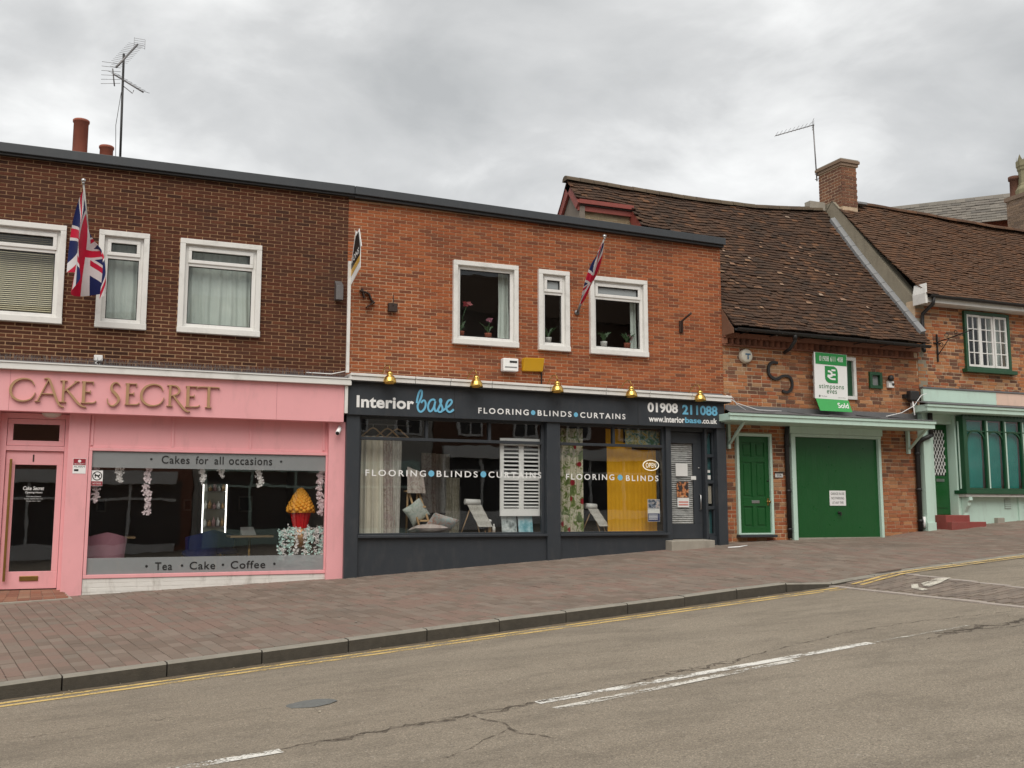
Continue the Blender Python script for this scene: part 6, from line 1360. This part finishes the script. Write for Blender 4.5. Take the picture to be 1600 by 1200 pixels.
m = MB(); m.grid(lambda u, v: (xa+(xb-xa)*.5*u, 16.56+.004*sin(u*40), SB+.03+1.62*v), 30, 4); m.build('panel', YB, q); m = MB(); m.grid(lambda u, v: (xa+(xb-xa)*(.47+.53*u), 16.585+.004*sin(u*44), SB+.03+1.5*v), 30, 4); m.build('panel', YB, q); m = MB(); m.grid(lambda u, v: (xa+.0+(xb-xa)*.35*u, 16.60, 1.27+.27*v), 4, 3); m.build('panel', YB, q)
bx('bottom_bar', YB, q, xa, xb, 16.55, 16.59, SB+.01, SB+.03)
xa, xb = atX(977,685,16.5), atX(1032,685,16.5); IRIS = fabric('iris_print', [(.36,(.06,.16,.08)),(.46,(.16,.30,.32)),(.52,(.45,.5,.36)),(.58,(.5,.36,.05)),(.64,(.12,.25,.2))], 11); m = MB(); m.grid(lambda u, v: (xa+(xb-xa)*u, 16.50, 1.20+.30*v), 8, 4); m.tube([(xa,16.52,1.51),(xb,16.52,1.51)], .025, 10); tag(m.build('roller_blind', IRIS), 'green floral roller blind at the top of the window', 'blind')
q = thing('open_sign', 'oval neon open sign in front of the yellow blind', 'sign', (9.6,16.45,.8)); cx, cz = at(1017,727,16.44); NE = emit('neon_white', (.9,.85,.7), .5)
m = MB(); m.tube([(cx+.165*cos(a),16.44,cz+.095*sin(a)) for a in [2*pi*k/28 for k in range(29)]], .008, 6); m.build('tube', NE, q); m = MB(); text(m, 'OPEN', cx-.11, cx+.11, cz-.045, cz+.045, 16.44, .004, 0, 1.1); m.build('lettering', NE, q); m = MB(); m.tube([(cx-.08,16.45,cz+.09),(cx-.02,16.46,1.2)], .003, 4); m.tube([(cx+.08,16.45,cz+.09),(cx+.02,16.46,1.2)], .003, 4); m.build('cord', GREYTXT, q)
xa, xb = atX(1013,800,16.345), atX(1032,800,16.345); q = thing('poster', 'blue and black poster stuck inside the glass by the door', 'poster', (xa,16.37,-.2)); zA, zB = atZ(1022,815,16.37), atZ(1022,780,16.37)
MB().box(xa,xb,16.364,16.367,zA,zB).build('sheet', PAPER, q); MB().box(xa+.005,xb-.005,16.3625,16.3639,zA+.005,zA+.15).build('print', paint('navy_print', (.03,.045,.14), .5, .1, 5, 0), q); MB().box(xa+.005,xb-.005,16.3625,16.3639,zB-.17,zB-.005).build('print', posterm('poster_photo', [(.4,(.02,.02,.03)),(.5,(.2,.25,.32)),(.6,(.6,.5,.45))], 16), q)
m = MB()
for k in range(4): m.box(xa+.02,xb-.05,16.3615,16.3624,zA+.04+.025*k,zA+.05+.025*k)
m.build('lettering', WHITETXT, q)
# door blind
q = thing('slatted_blind', 'grey wood grain slatted blind behind the charcoal shop door', 'blind', (10.24,16.47,-.2)); b_ = NB('grey_wood_slat'); c = b_.ramp(b_.noise(10, 5, .6, stretch=(1,1,4)), [(.35,(.24,.24,.24)),(.5,(.44,.44,.43)),(.7,(.54,.54,.53))]); b_.base(c); GW = b_.set(.6)
for k in range(38):
    z = -.20+k*.0395; m = MB(); m.hexa([(9.99,16.462,z),(10.48,16.462,z),(10.48,16.476,z+.028),(9.99,16.476,z+.028),(9.99,16.46,z+.003),(10.48,16.46,z+.003),(10.48,16.474,z+.031),(9.99,16.474,z+.031)]); m.build('slat', GW, q)
TEALG = paint('teal_card', (.02,.09,.1), .5, .2, 4, 0); m = MB(); m.box(10.72,10.845,16.40,16.41,.59,1.5).box(10.72,10.845,16.40,16.41,-.40,.07); tag(m.build('backing_panel', TEALG), 'dark teal panel behind the narrow panes beside the door', 'panel')
# dim furniture deeper in the shop
m = MB(); m.box(5.2,6.6,18.6,19.0,-.45,.5).box(5.25,6.55,18.55,18.6,-.3,.45); tag(m.build('counter', paint('counter_grey', (.12,.11,.1), .5, .1, 4, 0)), 'dim grey counter deep inside the curtain shop', 'counter')
for k, xx in enumerate((5.6,5.95)): m = MB(); cloth_sheet(m, xx, xx+.28, .0, 1.1, 18.0+.2*k, 2, .02, k); tag(m.build('fabric_swatch', GREYF if k else PATT), ['patterned fabric length hanging deep inside the curtain shop','grey fabric length hanging deep inside the curtain shop'][k], 'fabric')

# ---- cake shop interior
FL = -1.12
def chair(x, y, rz, mat, label):
    q = thing('tub_chair', label, 'chair', (x, y, FL)); c, s = cos(rz), sin(rz)
    def W(p): return (x+p[0]*c-p[1]*s, y+p[0]*s+p[1]*c, FL+p[2])
    def bk(sg):
        def fn(u, v):
            a = (u-.5)*2.6; r = .27+.03*v+sg*.03; hgt = .40+v*(.42-.10*abs(u-.5)*2); return W((r*sin(a), -r*cos(a)*.9, hgt))
        return fn
    m = MB(); m.grid(bk(1), 16, 8); m.grid(bk(-1), 16, 8); m.build('backrest', mat, q)
    m = MB(); m.lathe([(0,.40),(.24,.40),(.27,.43),(.27,.47),(.24,.5),(0,.51)], (x, y, FL), 20); m.build('seat', mat, q)
    for (dx, dy) in ((.18,.18),(-.18,.18),(.18,-.18),(-.18,-.18)): MB().tube([W((dx,dy,.41)), W((dx*1.25,dy*1.25,0))], [.016,.01], 8).build('leg', TREAD, q)
PINKV = fabric('pink_velvet', [(.3,(.46,.21,.27)),(.7,(.55,.27,.33))], 4); NAVY = fabric('navy_velvet', [(.3,(.008,.018,.10)),(.7,(.014,.03,.15))], 4)
chair(atX(164,840,17.1), 17.25, .1, PINKV, 'dusty pink tub chair inside the cake shop window'); chair(atX(312,850,17.6), 17.75, .5, NAVY, 'navy velvet tub chair in front of the lit cabinet'); chair(atX(348,850,18.6), 18.6, -2.6, NAVY, 'navy velvet tub chair tucked at the wooden cafe table')
def table(x, y, w, label):
    q = thing('cafe_table', label, 'table', (x, y, FL)); bx('table_top', WOOD, q, x-w/2, x+w/2, y-.3, y+.3, FL+.70, FL+.735, bev=.005); MB().tube([(x,y,FL+.02),(x,y,FL+.70)], .025, 10).build('leg', OLDBRASS, q); m = MB(); m.lathe([(.22,0),(.22,.012),(.03,.03),(.0,.03)], (x,y,FL), 20); m.build('base', OLDBRASS, q)
tx, ty = atX(390,840,18.0), 18.0; table(tx, ty, .72, 'light wood cafe table carrying a white menu card'); table(atX(170,838,17.9), 17.95, .8, 'light wood cafe table behind the pink chair')
m = MB(); zt = FL+.736; m.hexa([(tx-.14,ty-.1,zt),(tx+.10,ty-.1,zt),(tx+.08,ty+.0,zt),(tx-.16,ty+.0,zt),(tx-.17,ty-.04,zt+.14),(tx+.05,ty-.04,zt+.14),(tx+.05,ty-.035,zt+.14),(tx-.17,ty-.035,zt+.14)]); tag(m.build('menu_card', PAPER), 'folded white menu card standing on the cafe table', 'menu')
q = thing('display_cabinet', 'tall mirrored display cabinet edged with white light strips', 'cabinet', (atX(335,800,20.5),20.5,FL)); xa, xb = atX(311,800,20.4), atX(358,800,20.4); zA, zB = FL, atZ(335,752,20.4)
ring(MB(), xa, xb, zA, zB, 20.35, 20.75, .05).build('frame', paint('cabinet_grey', (.22,.2,.18), .5, .1, 4, 0), q); bx('back', paint('cabinet_back', (.28,.27,.22), .4, .15, 6, 0), q, xa+.05, xb-.05, 20.7, 20.72, zA+.05, zB-.05)
LED = emit('led_strip', (1,.97,.9), 2.2)
for x in (xa+.055, xb-.075): bx('light_strip', LED, q, x, x+.02, 20.38, 20.40, zA+.5, zB-.06)
rg = random.Random(12)
for r in range(4):
    z = zA+.5+r*.34; bx('shelf', STEEL, q, xa+.05, xb-.05, 20.42, 20.69, z, z+.015)
    for k in range(5): m = MB(); h = rg.uniform(.1,.2); m.lathe([(0,0),(.03,0),(.035,h*.6),(.012,h*.8),(.012,h)], (xa+.13+k*(xb-xa-.24)/4, 20.55, z+.016), 8); m.build('bottle', [PAPER, WOOD, paint('blush_jar', (.5,.3,.3), .4, .1, 5, 0)][k % 3], q)
for k, (a, b, c, d, lb) in enumerate(((372,394,775,800,'pale framed picture on the dim rear wall'),(286,300,780,798,'small framed picture left of the lit cabinet'),(150,166,778,800,'framed picture above the far end table'))):
    Yp = 20.9; xa, xb = atX(a,790,Yp), atX(b,790,Yp); z1, z0 = atZ(a,c,Yp), atZ(a,d,Yp); q = thing('picture', lb, 'picture', (xa,Yp,z0)); ring(MB(), xa, xb, z0, z1, Yp-.03, Yp, .03).build('frame', paint('frame_pale%d' % k, (.4,.37,.33), .5, .1, 5, 0), q); bx('print', ROOMD, q, xa+.03, xb-.03, Yp-.02, Yp-.01, z0+.03, z1-.03)
# cupcake on its stand
cx, cy = atX(470,800,16.75), 16.78; cz = atZ(470,825,16.85)
q = thing('giant_cupcake', 'giant orange frosted cupcake ornament in a red case', 'ornament', (cx, cy, cz)); m = MB(); n = 32; prof = [(.105,0),(.11,.02),(.165,.26),(.16,.265)]; vs = []
for r, h in prof: vs += [(cx+r*(1+.05*(1 if j % 2 else -1))*cos(2*pi*j/n), cy+r*(1+.05*(1 if j % 2 else -1))*sin(2*pi*j/n), cz+h) for j in range(n)]
m.add(vs, [(i*n+j, i*n+(j+1) % n, (i+1)*n+(j+1) % n, (i+1)*n+j) for i in range(3) for j in range(n)]); m.build('case', paint('red_case', (.62,.012,.018), .3, .1, 8, 0), q)
m = MB(); rg = random.Random(3)
for k in range(150):
    t_ = k/150; h = t_**.9*.36; r0 = .205*(1-t_)**.75+.01; a = k*2.4; p = (cx+r0*cos(a), cy+r0*sin(a), cz+.27+h); r = rg.uniform(.03,.045); m.lathe([(0,-r),(r*.8,-r*.5),(r,0),(r*.75,r*.6),(0,r)], p, 7)
m.lathe([(.2,.25),(.19,.33),(.1,.5),(0,.62)], (cx,cy,cz), 16); m.build('frosting', paint('orange_frosting', (.86,.38,.03), .6, .25, 30, 0, bump=.004), q)
q = thing('flower_stand', 'copper stand spilling white and mint blossoms below the cupcake', 'flowers', (cx+.12, cy, FL)); m = MB(); m.lathe([(.15,0),(.16,.02),(.05,.06),(.05,.3),(.09,.36),(.06,.42),(.05,.5),(.12,.56)], (cx+.12,cy,FL), 18); m.lathe([(0,.55),(.2,.56),(.2,cz-FL-.005),(0,cz-FL-.003)], (cx,cy,FL), 18); m.build('stand', paint('copper', (.5,.26,.12), .35, .15, 10, 0, metal=.8), q)
def blossoms(m, pts, spread, n, rg, size=.022):
    for _ in range(n):
        p = rg.choice(pts); c = Vector((p[0]+rg.gauss(0,spread), p[1]+rg.gauss(0,spread*.6), p[2]+rg.gauss(0,spread)))
        for k in range(4):
            a = rg.uniform(0,6.28); e = Vector((cos(a), rg.uniform(-.8,.2), sin(a)))*size*rg.uniform(.7,1.4); s_ = Vector((-sin(a), rg.uniform(-.3,.3), cos(a)))*size*.5; m.add([c, c+e*.5+s_, c+e, c+e*.5-s_], [(0,1,2,3)])
WB = paint('white_blossom', (.88,.84,.83), .7, .1, 20, 0); MBm = paint('mint_blossom', (.58,.80,.75), .7, .15, 20, 0); PB = paint('pink_blossom', (.86,.72,.75), .7, .1, 20, 0)
rg = random.Random(31); top = cz-.05
def strand(x, z0, z1, y): return [(x+.02*sin(k), y, z0+(z1-z0)*k/9) for k in range(10)]
for mt, xs, nm in ((MBm,(-.34,-.2,.1,.3,.36),'blossom'),(WB,(-.28,-.1,.05,.22,.33),'blossom')):
    m = MB(); P_ = []
    for dx in xs: P_ += strand(cx+dx, top, top-.45-.3*rg.random(), 16.56)
    P_ += [(cx-.3+.07*k, 16.6, top+.02*sin(k)) for k in range(10)]; blossoms(m, P_, .03, 420, rg); m.build(nm, mt, q)
# garlands
for k, (px, py, n) in enumerate(((150,780,80),(186,748,40),(231,800,90),(316,750,40),(345,743,30),(405,757,50),(501,800,140))):
    x = atX(px, 740, 16.5); z1 = atZ(px, py, 16.5); lb = ['flower strand falling behind the no dogs sticker','short flower strand next to the no dogs strand','long flower strand ending in two loose blossoms','short flower strand left of the lit cabinet','stubby flower strand over the lit cabinet','slim flower strand above the cafe table','thick pink flower strand above the cupcake'][k]
    q = thing('flower_strand', lb, 'flowers', (x, 16.5, .9)); m = MB(); m.tube([(x,16.5,.9),(x+.01,16.5,z1)], .003, 4); m.build('stem', GREEND, q); m = MB(); blossoms(m, strand(x, .88, z1, 16.5), .022, n*3, rg); m.build('blossom', PB if k in (0,2,6) else WB, q)
q = thing('flower_garland', 'leafy blossom garland along the top of the cake shop window', 'flowers', (1.7,16.5,.9)); P_ = [(-.0+.06*k, 16.5, .86+.03*sin(k*1.3)) for k in range(58)]
m = MB(); m.tube(P_, .006, 4); m.build('stem', GREEND, q); m = MB(); blossoms(m, P_, .04, 420, rg); m.build('blossom', PB, q); m = MB(); blossoms(m, P_, .05, 330, rg, .03); m.build('leaves', paint('garland_leaf', (.16,.24,.12), .6, .2, 20, 0), q)
